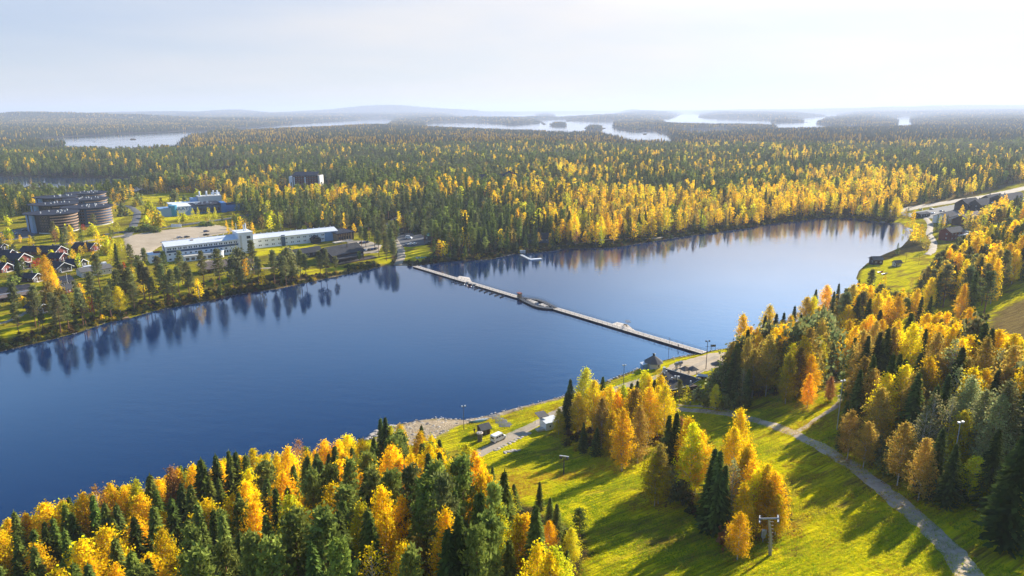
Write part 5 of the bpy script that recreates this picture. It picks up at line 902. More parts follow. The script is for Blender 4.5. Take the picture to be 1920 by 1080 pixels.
# --- high-rise in the forest
o_, Lg, rz, dp = FRAME['high_rise']; t_ = thing('high_rise', 'brown six-storey block with white end walls alone in the forest', 'apartment block', o_, rz); HR = 19
MB().box(Lg * .10, Lg * .96, 0, dp, -3, HR - 1).build('wall', M['brown'], t_); MB().box(-.5, Lg * .10, -1.5, dp, -3, HR - 2).build('end_wall', M['white'], t_); MB().box(Lg * .96, Lg * 1.02, -.6, dp, -3, HR - 1.2).build('end_wall', M['cream'], t_); MB().slab([(Lg * .08, -1.4, HR - .8), (Lg * .94, -1.4, HR - .8), (Lg * .92, dp * .7, HR + 3), (Lg * .12, dp * .7, HR + 3)], .5).build('roof', M['roofb'], t_)
for x in (.14, .51): MB().box(Lg * x, Lg * x + 1.1, -1.2, -.02, 2, HR - 2.5).build('pilaster', M['white'], t_)
for f in range(6):
    MB().box(Lg * .2, Lg * .49, -1.0, -.02, 2.2 + f * 2.6, 3.2 + f * 2.6).build('balcony', M['red'], t_); MB().box(Lg * .56, Lg * .90, -1.0, -.02, 2.2 + f * 2.6, 3.2 + f * 2.6).build('balcony', M['red'], t_)
    for i in range(8): window(t_, Lg * (.22 + .09 * i) + (.5 if i > 3 else 0), -.02, 4.1 + f * 2.6, 1.3, 1.1, 0, 'lgrey')
# --- lodge and small buildings in the woods
t_, Lg, dp = house('lodge', 'lodge', 'large dark red-brown lodge with stepped roofs among the yellow birches', 'lodge', 8.5, 5.0, 'x', 'brown', 'roofb', None, 7, 3, 0, None, 1.0, 'lgrey'); b_ = gable_roof(Lg * .3, dp * .9, 12, 4.5, 'y', .6); b_.T = T2(Lg * .66, -2, 0); b_.build('gable_roof', M['roofb'], t_); b_ = gable_walls(Lg * .3, dp * .9, 12, 4.5, 'y'); b_.T = T2(Lg * .66, -2, 0); b_.build('gable_wing', M['red'], t_)
for i in range(3): MB().box(Lg * (.69 + .09 * i), Lg * (.69 + .09 * i) + .7, -2.3, -2.02, 0, 10).build('pilaster', M['lgrey'], t_)
house('kiosk_blue', 'cabin', 'tiny pale-blue cabin with a white roof beside the big lodge', 'cabin', 3.4, 1.2, 'x', 'lblue', 'roofw', None, 1, 1, 0)
house('light_house', 'house', 'red house with a pale roof in the orange woods at the right', 'house', 4.5, 4, 'x', 'red', 'cream', None, 3, 1, 1)
house('barn_a', 'shed', 'blue-grey shed with a white roof at the forest edge behind the blue building', 'shed', 4.5, 2, 'x', 'lblue', 'roofw', None, 3, 1, 0); house('barn_b', 'house', 'white-roofed little house left of the blue-grey shed', 'house', 3.8, 2, 'x', 'white', 'roofw', None, 3, 1, 0)
for k_, l_ in (('row_a', 'leftmost'), ('row_b', 'second from left'), ('row_c', 'third from left'), ('row_d', 'rightmost')):
    t_, Lg, dp = house(k_, 'row_house', f'{l_} of the stepped black-roofed houses by the right-hand road', 'house', 6.5 if k_ != 'row_d' else 9, 4.5, 'x', 'black', 'roofb', None, 4, 2, 1, 'black-roofed houses by the road', .8, 'lgrey'); MB().slab([(Lg * .6, -2, 7.2), (Lg * .9, -2, 7.2), (Lg * .9, -.9, 8.0), (Lg * .6, -.9, 8.0)], .2).build('canopy', M['roofw'], t_)
house('dark_kiosk', 'kiosk', 'dark flat kiosk at the edge of the right-hand car park', 'kiosk', 3.6, 1.0, 'x', 'black', 'roofb', None, 4, 1, 0)
house('dark_hall', 'house', 'dark house with a white end behind the orange birch at the right', 'house', 6, 3, 'x', 'white', 'roofb', None, 3, 1, 1); house('brown_hall', 'hall', 'brown hall with a long dark roof behind the tall orange birches', 'hall', 5, 4, 'x', 'brown', 'roofp', None, 4, 1, 0)
t_, Lg, dp = house('red_house', 'house', 'red house with purple-grey roof and white balcony above the winding road', 'house', 6.5, 3, 'x', 'red', 'roofg', None, 4, 2, 1); MB().box(Lg * .5, Lg * 1.25, -2, -.3, 3.2, 4.2).build('balcony', M['white'], t_); MB().box(Lg * 1.02, Lg * 1.6, 1, 6, -1, 5).build('side_wing', M['cream'], t_)
house('hut', 'hut', 'dark timber hut on the grassy right-hand point', 'hut', 3.6, 1.6, 'x', 'brown', 'roofg', None, 2, 1, 0); house('small_hut', 'hut', 'small grey hut with a pale roof right of the dark hut', 'hut', 2.6, 1.2, 'x', 'lgrey', 'roofg', None, 1, 1, 0)
# --- the cabins at the left
for k_, l_, w_ in (('cab_a', 'dark cabin with white gable boards above the red rowan', 'red'), ('cab_b', 'dark red cabin with double white gable boards left of the red rowan', 'red'), ('cab_c', 'low grey cabin just below the red rowan', 'black'), ('cab_d', 'big blue-roofed cabin with white gable boards on the lawn', 'red'), ('cab_d2', 'red-walled cabin end with white boards below the blue roof', 'red'), ('cab_e', 'black cabin with wide white gable boards behind the golden birch', 'black'), ('cab_f', 'dark-roofed red cabin beside the sandy car park', 'red'), ('cab_g', 'cream-fronted cabin with white gable boards nearest the shore', 'tim'), ('cab_h', 'small dark cabin half hidden by pines near the shore', 'black'), ('cab_i', 'dark cabin at the far left edge by the road', 'brown'), ('cab_j', 'dark red cabin at the left edge above the long barn', 'red'), ('cab_k', 'black cabin between the pines left of the grey terrace', 'black'), ('cab_l', 'small brown cabin right of the long barn', 'brown'), ('cab_m', 'dark red cabin on the lawn left of the big blue-roofed one', 'red')):
    t_, Lg, dp = house(k_, 'cabin', l_, 'cabin', 3.0, Lg_ * .30 if (Lg_ := FRAME[k_][1]) < 12 else 3.6, 'y', w_, 'roofb', 'white', 2, 1, 1, 'cabins at the left', .9, 'white', (.9, 1.1))
    MB().box(Lg * .15, Lg * .85, -2.2, -.3, -1, .25).build('porch', M['deck'], t_)
    for x in (.15, .82): MB().box(Lg * x, Lg * x + .22, -2.1, -1.9, .25, 2.9).build('post', M['white'], t_)
t_, Lg, dp = house('brown_long', 'barn', 'long low barn with stepped brown roof and white fascia at the left edge', 'barn', 3.6, 2.2, 'x', 'brown', 'roofp', None, 6, 1, 0, None, .8, 'white'); MB().slab([(-1, -5.5, 2.5), (Lg + .8, -5.5, 2.5), (Lg + .8, -.9, 3.3), (-1, -.9, 3.3)], .22).build('lean_to_roof', M['roofp'], t_); MB().box(-1, Lg + .8, -.88, -.7, 3.2, 3.75).build('fascia', M['white'], t_)
for i in range(8): MB().box(i * Lg / 7, i * Lg / 7 + .25, -5.3, -5.05, -1, 2.3).build('post', M['brown'], t_)
t_, Lg, dp = house('grey_house', 'terrace', 'low grey-roofed terrace with white roof boxes behind the tall pine', 'house', 3.6, 1.6, 'x', 'cream', 'roofg', None, 6, 1, 0); MB().box(Lg * .72, Lg * .95, dp * .5, dp * .8, 4.2, 6.4).build('roof_box', M['white'], t_); MB().box(Lg * .2, Lg * .5, dp * .55, dp * .8, 4.2, 5.6).build('roof_box', M['white'], t_)
t_, Lg, dp = house('twin_house', 'house', 'dark house with a white-posted veranda under the flag pole', 'house', 3.4, 1.6, 'x', 'black', 'roofb', None, 5, 1, 0); MB().slab([(0, -3, 2.6), (Lg, -3, 2.6), (Lg, -.7, 3.2), (0, -.7, 3.2)], .2).build('veranda_roof', M['roofd'], t_)
for i in range(9): MB().box(i * Lg / 8.2, i * Lg / 8.2 + .2, -2.8, -2.6, -1, 2.4).build('post', M['white'], t_)
house('red_barn', 'shed', 'small red shed by the sandy path below the dark house', 'shed', 2.6, 1.8, 'x', 'red', 'roofd', None, 1, 1, 0)
house('dark_house', 'house', 'dark house in the shade behind the small white jetty', 'house', 4, 3, 'x', 'dblue', 'roofd', None, 5, 1, 1); house('green_shed', 'shelter', 'open shelter with a green sheet roof beside the asphalt car park', 'shelter', 4.2, .8, 'x', 'dgrey', 'teal', None, 1, 1, 0)
# ------------------------------------------------------------------ floating bridge, jetties and boats
def wpt(px, py, z=0.0): return plane([(px, py)], z)[0]
def ribbon(b_, P, w, z0, z1, mi=0):
    P = np.array(P); T = np.gradient(P, axis=0); T /= np.linalg.norm(T, axis=1)[:, None]; n_ = np.stack([-T[:, 1], T[:, 0]], 1) * w / 2
    for i in range(len(P) - 1): a, c_, na_, nc_ = P[i], P[i + 1], n_[i], n_[i + 1]; b_.prism([tuple(a - na_), tuple(c_ - nc_), tuple(c_ + nc_), tuple(a + na_)], z0, z1, mi)
    return b_
def rails(b_, P, off, z, step=3.0, hh=1.05):
    P = resample(np.array(P), step); T = np.gradient(P, axis=0); T /= np.linalg.norm(T, axis=1)[:, None]; Q = P + np.stack([-T[:, 1], T[:, 0]], 1) * off
    for i, q_ in enumerate(Q):
        b_.box(q_[0] - .05, q_[0] + .05, q_[1] - .05, q_[1] + .05, z, z + hh)
        if i < len(Q) - 1:
            for zz in (z + hh, z + hh * .5): b_.bar((q_[0], q_[1], zz), (Q[i + 1][0], Q[i + 1][1], zz), .045, 4)
    return b_
BW = 3.5; A0, A1, A2, A3 = wpt(778, 499, .7), wpt(975, 558, .7), wpt(1041, 578, .7), wpt(1321, 661.5, .7)
br = thing('floating_bridge', 'long pale floating footbridge crossing the whole lake with a diamond-shaped fork', 'bridge', (0, 0, 0))
segs = [(A0, A1, 9), (A2, A3, 11)]
for a, c_, n_ in segs:
    for i in range(n_):
        p, q_ = a + (c_ - a) * (i + .006) / n_, a + (c_ - a) * (i + .994) / n_; ribbon(MB(), [p, q_], BW, .62, .78).build('deck_section', M['deck'], br); ribbon(MB(), [p, q_], BW - .5, -.35, .60).build('float', M['black'], br)
    for sd_ in (1, -1): rails(MB(), [a, c_], sd_ * BW * .47, .78).build('railing', M['dgrey'], br)
up = [wpt(*p, .7) for p in [(975, 557.5), (989, 559.5), (1008, 560.5), (1019, 564.5), (1041, 577)]]; lo = [wpt(*p, .7) for p in [(975, 558.5), (986, 565), (1000, 572), (1012, 577), (1027, 578.5), (1041, 578)]]
for P_ in (up, lo):
    P_ = resample(np.array(P_), 3.0); ribbon(MB(), P_, 2.2, .62, .78).build('fork_deck', M['dgrey'], br); ribbon(MB(), P_, 1.8, -.35, .6).build('float', M['black'], br)
    for sd_ in (1, -1): rails(MB(), P_, sd_ * 1.0, .78, 2.0, 1.2).build('railing', M['dgrey'], br)
for pp in ([(986, 561), (994, 561), (1009, 566), (1001, 568.5)], [(1009, 571), (1017, 568), (1030, 574), (1021, 574.5)]): P_ = [tuple(wpt(*p, .7)) for p in pp][::-1]; MB().prism(P_, -.3, .66).build('inner_platform', M['deck'], br)
for pp in ([(856, 522.5), (861, 517.5), (880, 520.5), (886, 531)], [(1146, 608), (1157, 604), (1176, 608.5), (1192, 621)]): P_ = [tuple(wpt(*p, .7)) for p in pp][::-1]; MB().prism(P_, -.3, .774).build('side_platform', M['deck'], br)
dirb = (A1 - A0) / np.linalg.norm(A1 - A0)
for (rx, ry), (tx, ty) in [((867, 526), (847, 528.5)), ((874, 529), (853, 531.5)), ((881, 531), (862, 534)), ((902, 537), (889.5, 542.5)), ((911, 540.5), (899, 545.5)), ((921, 543), (908, 548.5)), ((931, 546.5), (918, 551.5)), ((941, 549.5), (928, 554.5)), ((951, 552.5), (938, 557.5))]:
    a, c_ = wpt(rx, ry, .2), wpt(tx, ty, .2); bm_ = MB().bar((a[0], a[1], .3), (c_[0], c_[1], .3), .12, 5).build('mooring_boom', M['dgrey'], br); b_ = MB()
    for k in range(4): q_ = a + (c_ - a) * (.5 + .16 * k); b_.cyl(q_[0], q_[1], -.2, .45, .32, .32, 7)
    for k in range(4): q_ = a + (c_ - a) * (.5 + .16 * k); MB().cyl(q_[0], q_[1], -.2, .5, .36, .36, 7).build('boom_float', M['black'], bm_)
def boat_mesh(L_, B_, h, deckless=True):
    n = 9; V, F = [], []
    for i in range(n):
        t_ = i / (n - 1); x = (t_ - .5) * L_; w = B_ / 2 * (1 - max(0, (t_ - .45) / .55) ** 2.2) * (.85 + .15 * min(1, t_ * 4)) + .01; kl = .25 * h * max(0, (t_ - .5) * 2) ** 2
        V += [(x, -w, h + kl), (x, -w * .75, h * .35), (x, 0, kl), (x, w * .75, h * .35), (x, w, h + kl), (x, w * .82, h * .8 + kl), (x, 0, h * .45 + kl), (x, -w * .82, h * .8 + kl)]
    for i in range(n - 1):
        for j in range(8): F.append((i * 8 + j, (i + 1) * 8 + j, (i + 1) * 8 + (j + 1) % 8, i * 8 + (j + 1) % 8))
    F += [tuple(range(8)), tuple(range((n - 1) * 8, n * 8))[::-1]]; return newmesh('hull', V, F, [M['hull']])
HULL = {'row': boat_mesh(4.6, 1.5, .6), 'canoe': boat_mesh(5.0, .9, .45), 'motor': boat_mesh(5.6, 2.0, .9)}
def boat(px, py, rz, kind, colr, label, z=None, flip=False, group=None, dz=0):
    p = place(px, py); t_ = thing('rowing_boat' if kind != 'motor' else 'motor_boat', label, 'boat', (p[0], p[1], p[2] + dz if z is None else z), rz, group)
    o = link('hull', HULL[kind], t_); o.color = (*colr, 1)
    if flip: o.rotation_euler = (math.pi, 0, 0); o.location = (0, 0, .62 if kind == 'row' else .5)
    if kind == 'motor': MB().box(-.4, 1.0, -.7, .7, .75, 1.5).build('windscreen', M['glass'], t_); MB().box(-3.05, -2.6, -.2, .2, .3, 1.35).build('outboard_motor', M['black'], t_)
    elif not flip:
        for x in (-1.2, .3): MB().box(x, x + .3, -.55, .55, .36, .41).build('thwart', M['tim'], t_)
    return t_
for i, (x, y, c_, l_) in enumerate([(876, 533, (.65, .66, .68), 'white motor boat moored by the floating bridge, nearest the far end'), (882, 536, (.20, .05, .05), 'dark red motor boat moored between the white ones at the floating bridge'), (889, 537, (.62, .63, .66), 'white motor boat moored last in the row at the floating bridge')]): boat(x, y, math.atan2(dirb[1], dirb[0]) + 2.1, 'motor', c_, l_, -.25, group='boats moored at the floating bridge')
for i, (x, y, c_, l_) in enumerate([(891, 791, (.02, .07, .06), 'dark green upturned boat, left of the three by the beach'), (899, 790, (.05, .14, .13), 'green upturned boat, middle of the three by the beach'), (903, 787.5, (.45, .5, .5), 'pale green upturned boat, right of the three by the beach')]): boat(x + 1, y + 1, .25 + .06 * i, 'row', c_, l_, None, True, 'upturned boats by the beach')
for i, (x, y, c_, l_) in enumerate([(782, 484, (.5, .52, .52), 'pale upturned boat at the far slip'), (787, 483.5, (.03, .25, .18), 'green upturned boat beside the pale one at the far slip'), (792, 483.5, (.04, .3, .24), 'second green upturned boat at the far slip'), (798, 483, (.06, .2, .16), 'dark green upturned boat at the right of the far slip')]): boat(x, y, 2.1, 'row', c_, l_, None, True, 'boats at the far slip')
for x, y, c_, l_ in [(1651, 511, (.35, .03, .05), 'red boat drawn up on the right-hand point'), (1659, 514, (.55, .5, .52), 'pale boat between the red one and the orange birch')]: boat(x, y, .4, 'row', c_, l_, None)
jt = thing('jetty', 'small white angled jetty on the far shore', 'jetty', (0, 0, 0)); J = [wpt(*p, .6) for p in [(977, 477.5), (994, 486.2), (1015, 484.6)]]
ribbon(MB(), [J[0], J[1]], 2.0, -.2, .7).build('gangway', M['lgrey'], jt); ribbon(MB(), [J[1], J[2]], 2.6, -.2, .72).build('deck', M['white'], jt); p = place(980, 474); MB().box(p[0] - 2, p[0] + 2, p[1] - 1, p[1] + 1.5, p[2] - .5, p[2] + 1.8).build('landing_hut', M['lgrey'], jt)
jt = thing('jetty', 'dark swimming jetty with a reddish deck on the left shore', 'jetty', (0, 0, 0)); J = [wpt(*p, .6) for p in [(228, 596), (240, 594)]]; ribbon(MB(), J, 5, -.3, .8).build('deck', M['tim'], jt); J = [wpt(*p, .6) for p in [(229, 591), (237, 589)]]; ribbon(MB(), J, 3, -.3, 1.6).build('bench', M['red'], jt)
t_ = thing('booth', 'small orange-brown booth standing where the bridge forks', 'booth', (*wpt(974, 557.5, .7), .78), .8); MB().box(-.9, .9, -.9, .9, 0, 2.0).build('wall', M['tim'], t_); MB().slab([(-1.2, -1.2, 2.3), (1.2, -1.2, 2.3), (1.2, 1.2, 2.6), (-1.2, 1.2, 2.6)], .2).build('roof', M['red'], t_)
t_ = thing('canopy', 'dark tilted canopy on a post on the bridge platform', 'canopy', (*wpt(1177, 612, .7), .78), .4); MB().cyl(0, 0, 0, 2.4, .07, .05, 6).build('post', M['black'], t_); MB().slab([(-1.3, -.8, 2.2), (1.3, -.8, 2.0), (1.3, .8, 2.7), (-1.3, .8, 2.9)], .12).build('cover', M['dblue'], t_)
t_ = thing('bench', 'brown bench beside the dark canopy on the bridge', 'bench', (*wpt(1172, 612, .7), .78), -.6); MB().box(-.9, .9, -.2, .25, .42, .48).build('seat', M['tim'], t_); MB().box(-.9, .9, .25, .31, .5, .95).build('backrest', M['tim'], t_)
for x in (-.8, .7): MB().box(x, x + .1, -.18, .22, 0, .42).build('leg', M['black'], t_)

# ------------------------------------------------------------------ near shore: huts, big roof, van, poles, lift
def fix(key): return FRAME[key]
c_ = place(1225, 689); g_ = thing('gazebo', 'eight-sided white-walled hut with a grey pyramid roof by the water', 'hut', c_, .25); k = 8
MB().cyl(0, 0, -.8, 2.5, 2.9, None, k).build('wall', M['cream'], g_); rf = MB().cyl(0, 0, 2.45, 4.9, 3.9, .55, k).build('roof', M['roofg'], g_); MB().cyl(0, 0, 4.85, 5.5, .45, .45, 8).cyl(0, 0, 5.7, 6.0, .75, .1, 8).build('chimney', M['black'], rf)
for i in range(8):
    a = 2 * math.pi * (i + .5) / k; r_ = 2.9 * math.cos(math.pi / k) + .02
    if i == 5: MB().box(-.5, .5, -.06, .0, 0, 2.05).build('door', M['dblue'], g_); g_.children[-1].location = (r_ * math.cos(a), r_ * math.sin(a), 0); g_.children[-1].rotation_euler = (0, 0, a + PI2)
    else: window(g_, r_ * math.cos(a), r_ * math.sin(a), 1.45, 1.1, 1.2, a + PI2)
MB().box(-5.0, -3.0, -1.2, 1.2, -.6, 2.0).build('lean_to', M['lblue'], g_); MB().slab([(-5.3, -1.5, 2.1), (-2.8, -1.5, 2.5), (-2.8, 1.5, 2.5), (-5.3, 1.5, 2.1)], .15).build('lean_to_roof', M['roofw'], g_)
zb_ = float(place(1270, 722)[2]) + .2; RP = [(1246.5, 690.5), (1314, 710.5), (1291, 724), (1257, 731.5), (1237, 703)]; HZ = (5.2, 5.2, 3.2, 3.0, 3.9); cc = plane([(1270, 710)], zb_ + 4)[0]
bg = thing('lift_building', 'big low building with a broad dark vented roof by the sandy turning place', 'building', (cc[0], cc[1], zb_))
top = [np.array([*plane([p], zb_ + h_)[0], h_]) - np.array([cc[0], cc[1], 0]) for p, h_ in zip(RP, HZ)]; n = 5; V = [tuple(p) for p in top] + [(p[0], p[1], p[2] - .35) for p in top]; rf = MB().add(V, [tuple(range(n))[::-1], tuple(range(n, 2 * n))] + [(i, (i + 1) % n, n + (i + 1) % n, n + i) for i in range(n)]).build('roof', M['roofd'], bg)
ctr = sum(top) / n; MB().prism([tuple(ctr[:2] + (p[:2] - ctr[:2]) * .90) for p in top][::-1], -1.5, 2.6).build('wall', M['brown'], bg)
for i in range(n):
    a, b2_ = top[i], top[(i + 1) % n]; MB().bar(tuple(a + [0, 0, .02]), tuple(b2_ + [0, 0, .02]), .13, 5).build('eave_board', M['cream'], bg)
def roof_pt(px, py):                             # a point on the big roof under a photo pixel
    A_ = np.array([[p[0], p[1], 1] for p in top]); co = np.linalg.lstsq(A_, np.array([p[2] for p in top]), rcond=None)[0]; z = 4.0
    for _ in range(6): q_ = plane([(px, py)], zb_ + z)[0] - cc; z = float(co @ [q_[0], q_[1], 1])
    return q_[0], q_[1], z
for px_, py_, w_, h_ in [(1245, 696, .9, 2.0), (1246, 700, .5, .6), (1249.5, 696, .5, .6), (1260, 710, .6, .9), (1266, 708, .6, 1.1), (1272, 708, .7, 1.0), (1295, 715, .5, .6), (1307, 709, .6, 1.5)]: x, y, z = roof_pt(px_, py_ + 2); MB().box(x - w_ / 2, x + w_ / 2, y - w_ / 2, y + w_ / 2, z - .3, z + h_).build('vent', M['lgrey'], rf)
for i in range(5): t_e = (i + .5) / 5; q_ = top[3] * (1 - t_e) + top[2] * t_e; q_ = ctr + (q_ - ctr) * .915; window(bg, q_[0], q_[1], 1.4, 1.6, 1.2, math.atan2(top[2][1] - top[3][1], top[2][0] - top[3][0]), 'brown')
for px_, l_ in ((1284, 'left brown-peaked awning behind the big dark roof'), (1298, 'right grey-peaked awning behind the big dark roof')):
    p = place(px_, 703); t_ = thing('awning', l_, 'awning', p, -.3, 'awnings by the big roof'); MB().cyl(0, 0, 2.3, 3.7, 2.6, .05, 4).build('cover', M['roofp' if px_ < 1290 else 'roofg'], t_)
    for x, y in ((-1.6, -1.6), (1.6, -1.6), (1.6, 1.6), (-1.6, 1.6)): MB().cyl(x * .98, y * .98, -.5, 2.4, .06, .06, 5).build('post', M['brown'], t_)
p = place(1317, 709); t_ = thing('covered_trailer', 'white tarpaulin-covered trailer at the end of the big dark roof', 'trailer', p, -.25); MB().box(-2, 2, -.9, .9, .5, 1.0).build('bed', M['dgrey'], t_); MB().add([(-2, -.95, 1.0), (2, -.95, 1.0), (2, .95, 1.0), (-2, .95, 1.0), (-1.8, 0, 1.8), (1.8, 0, 1.6)], [(0, 1, 5, 4), (2, 3, 4, 5), (1, 2, 5), (3, 0, 4), (3, 2, 1, 0)]).build('tarpaulin', M['white'], t_)
for y in (-1.0, .85): MB(Matrix.Translation((0, y, .35)) @ Matrix.Rotation(PI2, 4, 'X')).cyl(0, 0, -.15, 0, .35, .35, 10).build('wheel', M['tyre'], t_)
for (px_, py_), l_ in (((1268, 692), 'left snow gun with a black round head behind the big roof'), ((1275, 690), 'right snow gun with a black round head behind the big roof')):
    p = place(px_, py_); t_ = thing('snow_gun', l_, 'snow gun', p, .5, 'parked snow guns'); MB(Matrix.Translation((0, 0, 2.2)) @ Matrix.Rotation(PI2, 4, 'Y')).cyl(0, 0, -.7, .7, .62, .75, 12).build('barrel', M['grey'], t_); MB(Matrix.Translation((.72, 0, 2.2)) @ Matrix.Rotation(PI2, 4, 'Y')).cyl(0, 0, 0, .12, .7, .5, 12).build('fan_guard', M['black'], t_)
    MB().box(-.4, .4, -.35, .35, .7, 1.5).build('motor_housing', M['lgrey'], t_)
    for a in (.6, 2.6, 4.7): MB().bar((0, 0, 1.0), (1.5 * math.cos(a), 1.5 * math.sin(a), 0), .07).build('leg', M['grey'], t_)
p = place(1346, 683); g = np.random.default_rng(5); V, F = [], []; k = 14
for j in range(6):
    for i in range(k): a = 2 * math.pi * i / k; r_ = 3.4 * (1 - j / 5.4) * g.uniform(.85, 1.15); V.append((r_ * math.cos(a), r_ * .7 * math.sin(a), -.2 + 1.6 * (j / 5) ** .8 * g.uniform(.9, 1.05)))
for j in range(5):
    for i in range(k): F.append((j * k + i, j * k + (i + 1) % k, (j + 1) * k + (i + 1) % k, (j + 1) * k + i))
F.append(tuple(range(5 * k, 6 * k))); tag(link('gravel_heap', newmesh('gravel_heap', V, F, [M['rockg']]), None, p), 'dark gravel heap at the edge of the sandy turning place', 'gravel heap')
for px_, l_ in ((1333, 'narrow notice board at the near end of the bridge'), (1338, 'wide notice board beside the narrow one at the bridge end')):
    p = place(px_, 656); w_ = .25 if px_ == 1333 else .8; t_ = thing('notice_board', l_, 'notice board', p, .1)
    for x in (-w_, w_): MB().cyl(x, 0, -.4, 2.4, .05, .05, 6).build('post', M['black'], t_)
    MB().box(-w_, w_, -.08, -.02, 1.4, 2.4).build('board', M['dgrey'], t_)
# shed, stone pillar, kiosk
o_, Lg, rz, dp = FRAME['shed']; t_ = thing('shed', 'dark timber shed with a grey pitched roof on the grass by the van', 'shed', o_, rz); gable_walls(Lg, dp, 2.2, 1.0, 'x').build('wall', M['brown'], t_); gable_roof(Lg, dp, 2.2, 1.0, 'x', .5, .12).build('roof', M['roofg'], t_); MB().box(Lg * .3, Lg * .6, -.05, .02, 0, 1.9).build('door', M['dgrey'], t_)
for i in range(9): MB().box(Lg * (i + .35) / 9, Lg * (i + .65) / 9, -.04, -.004, 1.92, 2.15).build('board', M['brown'], t_)
p = place(900, 827); t_ = thing('stone_pillar', 'round stone pillar with a pale flat timber cap beside the dark shed', 'pillar', p)
for j in range(7):
    for i in range(8): a = 2 * math.pi * (i + .5 * (j % 2)) / 8; b_ = MB(Matrix.Rotation(a, 4, 'Z') @ Matrix.Translation((.55, 0, 0))).box(-.2, .14 + random.uniform(0, .06), -.20, .20, .40 * j - .3, .40 * j + .07); b_.build('stone', M['rockg'], t_)
MB().cyl(0, 0, -.4, 2.6, .5, .5, 10).build('core', M['dgrey'], t_); MB().cyl(0, 0, 2.6, 2.85, 1.0, 1.0, 12).build('cap', M['deck'], t_)
for i in range(6): a = i * 1.05; MB().box(.55 * math.cos(a) - .16, .55 * math.cos(a) + .16, .55 * math.sin(a) - .16, .55 * math.sin(a) + .16, 2.85, 3.0).build('cap_stone', M['rock'], t_)
o_, Lg, rz, dp = FRAME['kiosk']; t_ = thing('kiosk', 'white and grey kiosk with a dark canopy roof beside the gravel road', 'kiosk', o_, rz); MB().box(0, Lg, 0, dp, -.8, 2.5).build('wall', M['white'], t_); MB().slab([(-.2, -.2, 2.6), (Lg + .2, -.2, 2.6), (Lg + .2, dp + .2, 2.75), (-.2, dp + .2, 2.75)], .14).build('roof', M['roofw'], t_)
window(t_, Lg * .3, -.02, 1.3, .8, .9); MB().box(Lg * .62, Lg * .8, -.05, .02, 0, 2.0).build('door', M['lgrey'], t_); MB().slab([(-.8, dp * .7, 3.5), (Lg * .55, dp * .7, 3.5), (Lg * .55, dp + 2.4, 3.9), (-.8, dp + 2.4, 3.9)], .14).build('canopy_roof', M['roofg'], t_)
for x, y in ((-.6, dp * .75), (-.6, dp + 2.2), (Lg * .5, dp + 2.2)): MB().cyl(x, y, -.5, 3.5, .06, .06, 6).build('post', M['dgrey'], t_)
MB().box(-2.6, -.1, .6, 2.4, -.5, .5).build('steps', M['deck'], t_)
# lamp posts and other poles; heights follow from the photo
def height(base, py_top):
    z = np.linspace(1, 40, 400); _, y, _ = project(np.full(400, base[0]), np.full(400, base[1]), base[2] + z); return float(np.interp(-py_top, -y, z))
for px_, yb, yt, m_, l_ in [(870, 806, 762, 'dgrey', 'dark lamp post on the beach near the upturned boats'), (1169, 722, 685, 'dgrey', 'lamp post behind the golden grove beside the shore road'), (1569, 806, 715, 'lgrey', 'tall grey floodlight pole where the sandy path enters the trees'), (1784, 891, 793, 'lgrey', 'tall grey floodlight pole beside the yellow-green birch at right')]:
    p = place(px_, yb); h_ = height(p, yt); t_ = thing('lamp_post', l_, 'lamp post', p, .3); MB().cyl(0, 0, -.5, h_, .14, .08, 8).build('pole', M[m_], t_); MB().bar((-.6, 0, h_ - .1), (.6, 0, h_ - .1), .05).build('crossarm', M[m_], t_)
    for x in (-.5, .5): lp_ = MB().box(x - .22, x + .22, -.32, .1, h_, h_ + .35).build('lamp_head', M['lgrey'], t_); MB().box(x - .18, x + .18, -.36, -.325, h_ + .04, h_ + .3).build('lens', M['lamp'], lp_)
p = place(1323.5, 692); h_ = height(p, 639); t_ = thing('power_pole', 'wooden power pole with crossarms at the sandy turning place', 'pole', p, .2); MB().cyl(0, 0, -.5, h_, .15, .1, 8).build('pole', M['brown'], t_)
for z in (h_ - .4, h_ - 2.3): MB().bar((-.9, 0, z), (.9, 0, z), .06).build('crossarm', M['dgrey'], t_)
for x in (-.7, .7): MB().box(x - .2, x + .2, -.25, .25, h_ - .3, h_ + .2).build('floodlight', M['dgrey'], t_)
for px_, yb, yt, l_ in [(1254, 657, 633, 'thin post standing in the water beside the near end of the bridge'), (1698, 492, 474, 'left pole on the grassy right-hand point'), (1722, 496, 474, 'right pole on the grassy right-hand point'), (129, 543, 513, 'white flag pole by the dark veranda house')] + [(x, 463 - i * .6, 440 - i * .6, f'{w_} of the thin white flag poles before the hotel') for i, (x, w_) in enumerate(((498, 'leftmost'), (507, 'second from left'), (517, 'third from left'), (526, 'rightmost')))]:
    p = place(px_, yb); h_ = height(p, yt); wh = 'white' in l_; t_ = thing('flag_pole' if wh else 'pole', l_, 'flag pole' if wh else 'pole', p, 0, 'flag poles before the hotel' if 'hotel' in l_ else None); MB().cyl(0, 0, -1, h_, .11 if wh else .09, .07, 6).build('shaft', M['white' if wh else 'brown'], t_); MB().ball((0, 0, h_), .16, 6).build('knob', M['white' if wh else 'dgrey'], t_)
p = place(1444, 1041); h_ = height(p, 975); t_ = thing('lift_tower', 'leaning grey ski-lift tower with sheave wheels at the front of the meadow clump', 'lift tower', p, -.35)
tp = np.array([-.75, 0, h_]); V, F = tube([(0, 0, -.5), (-.2, 0, h_ * .5), tuple(tp)], (.30, .25, .2), 8); MB().add(V, F).build('pole', M['grey'], t_); MB().bar((tp[0] - 1.5, 0, h_ - .25), (tp[0] + 1.5, 0, h_ + .45), .16, 6).build('crossarm', M['grey'], t_)
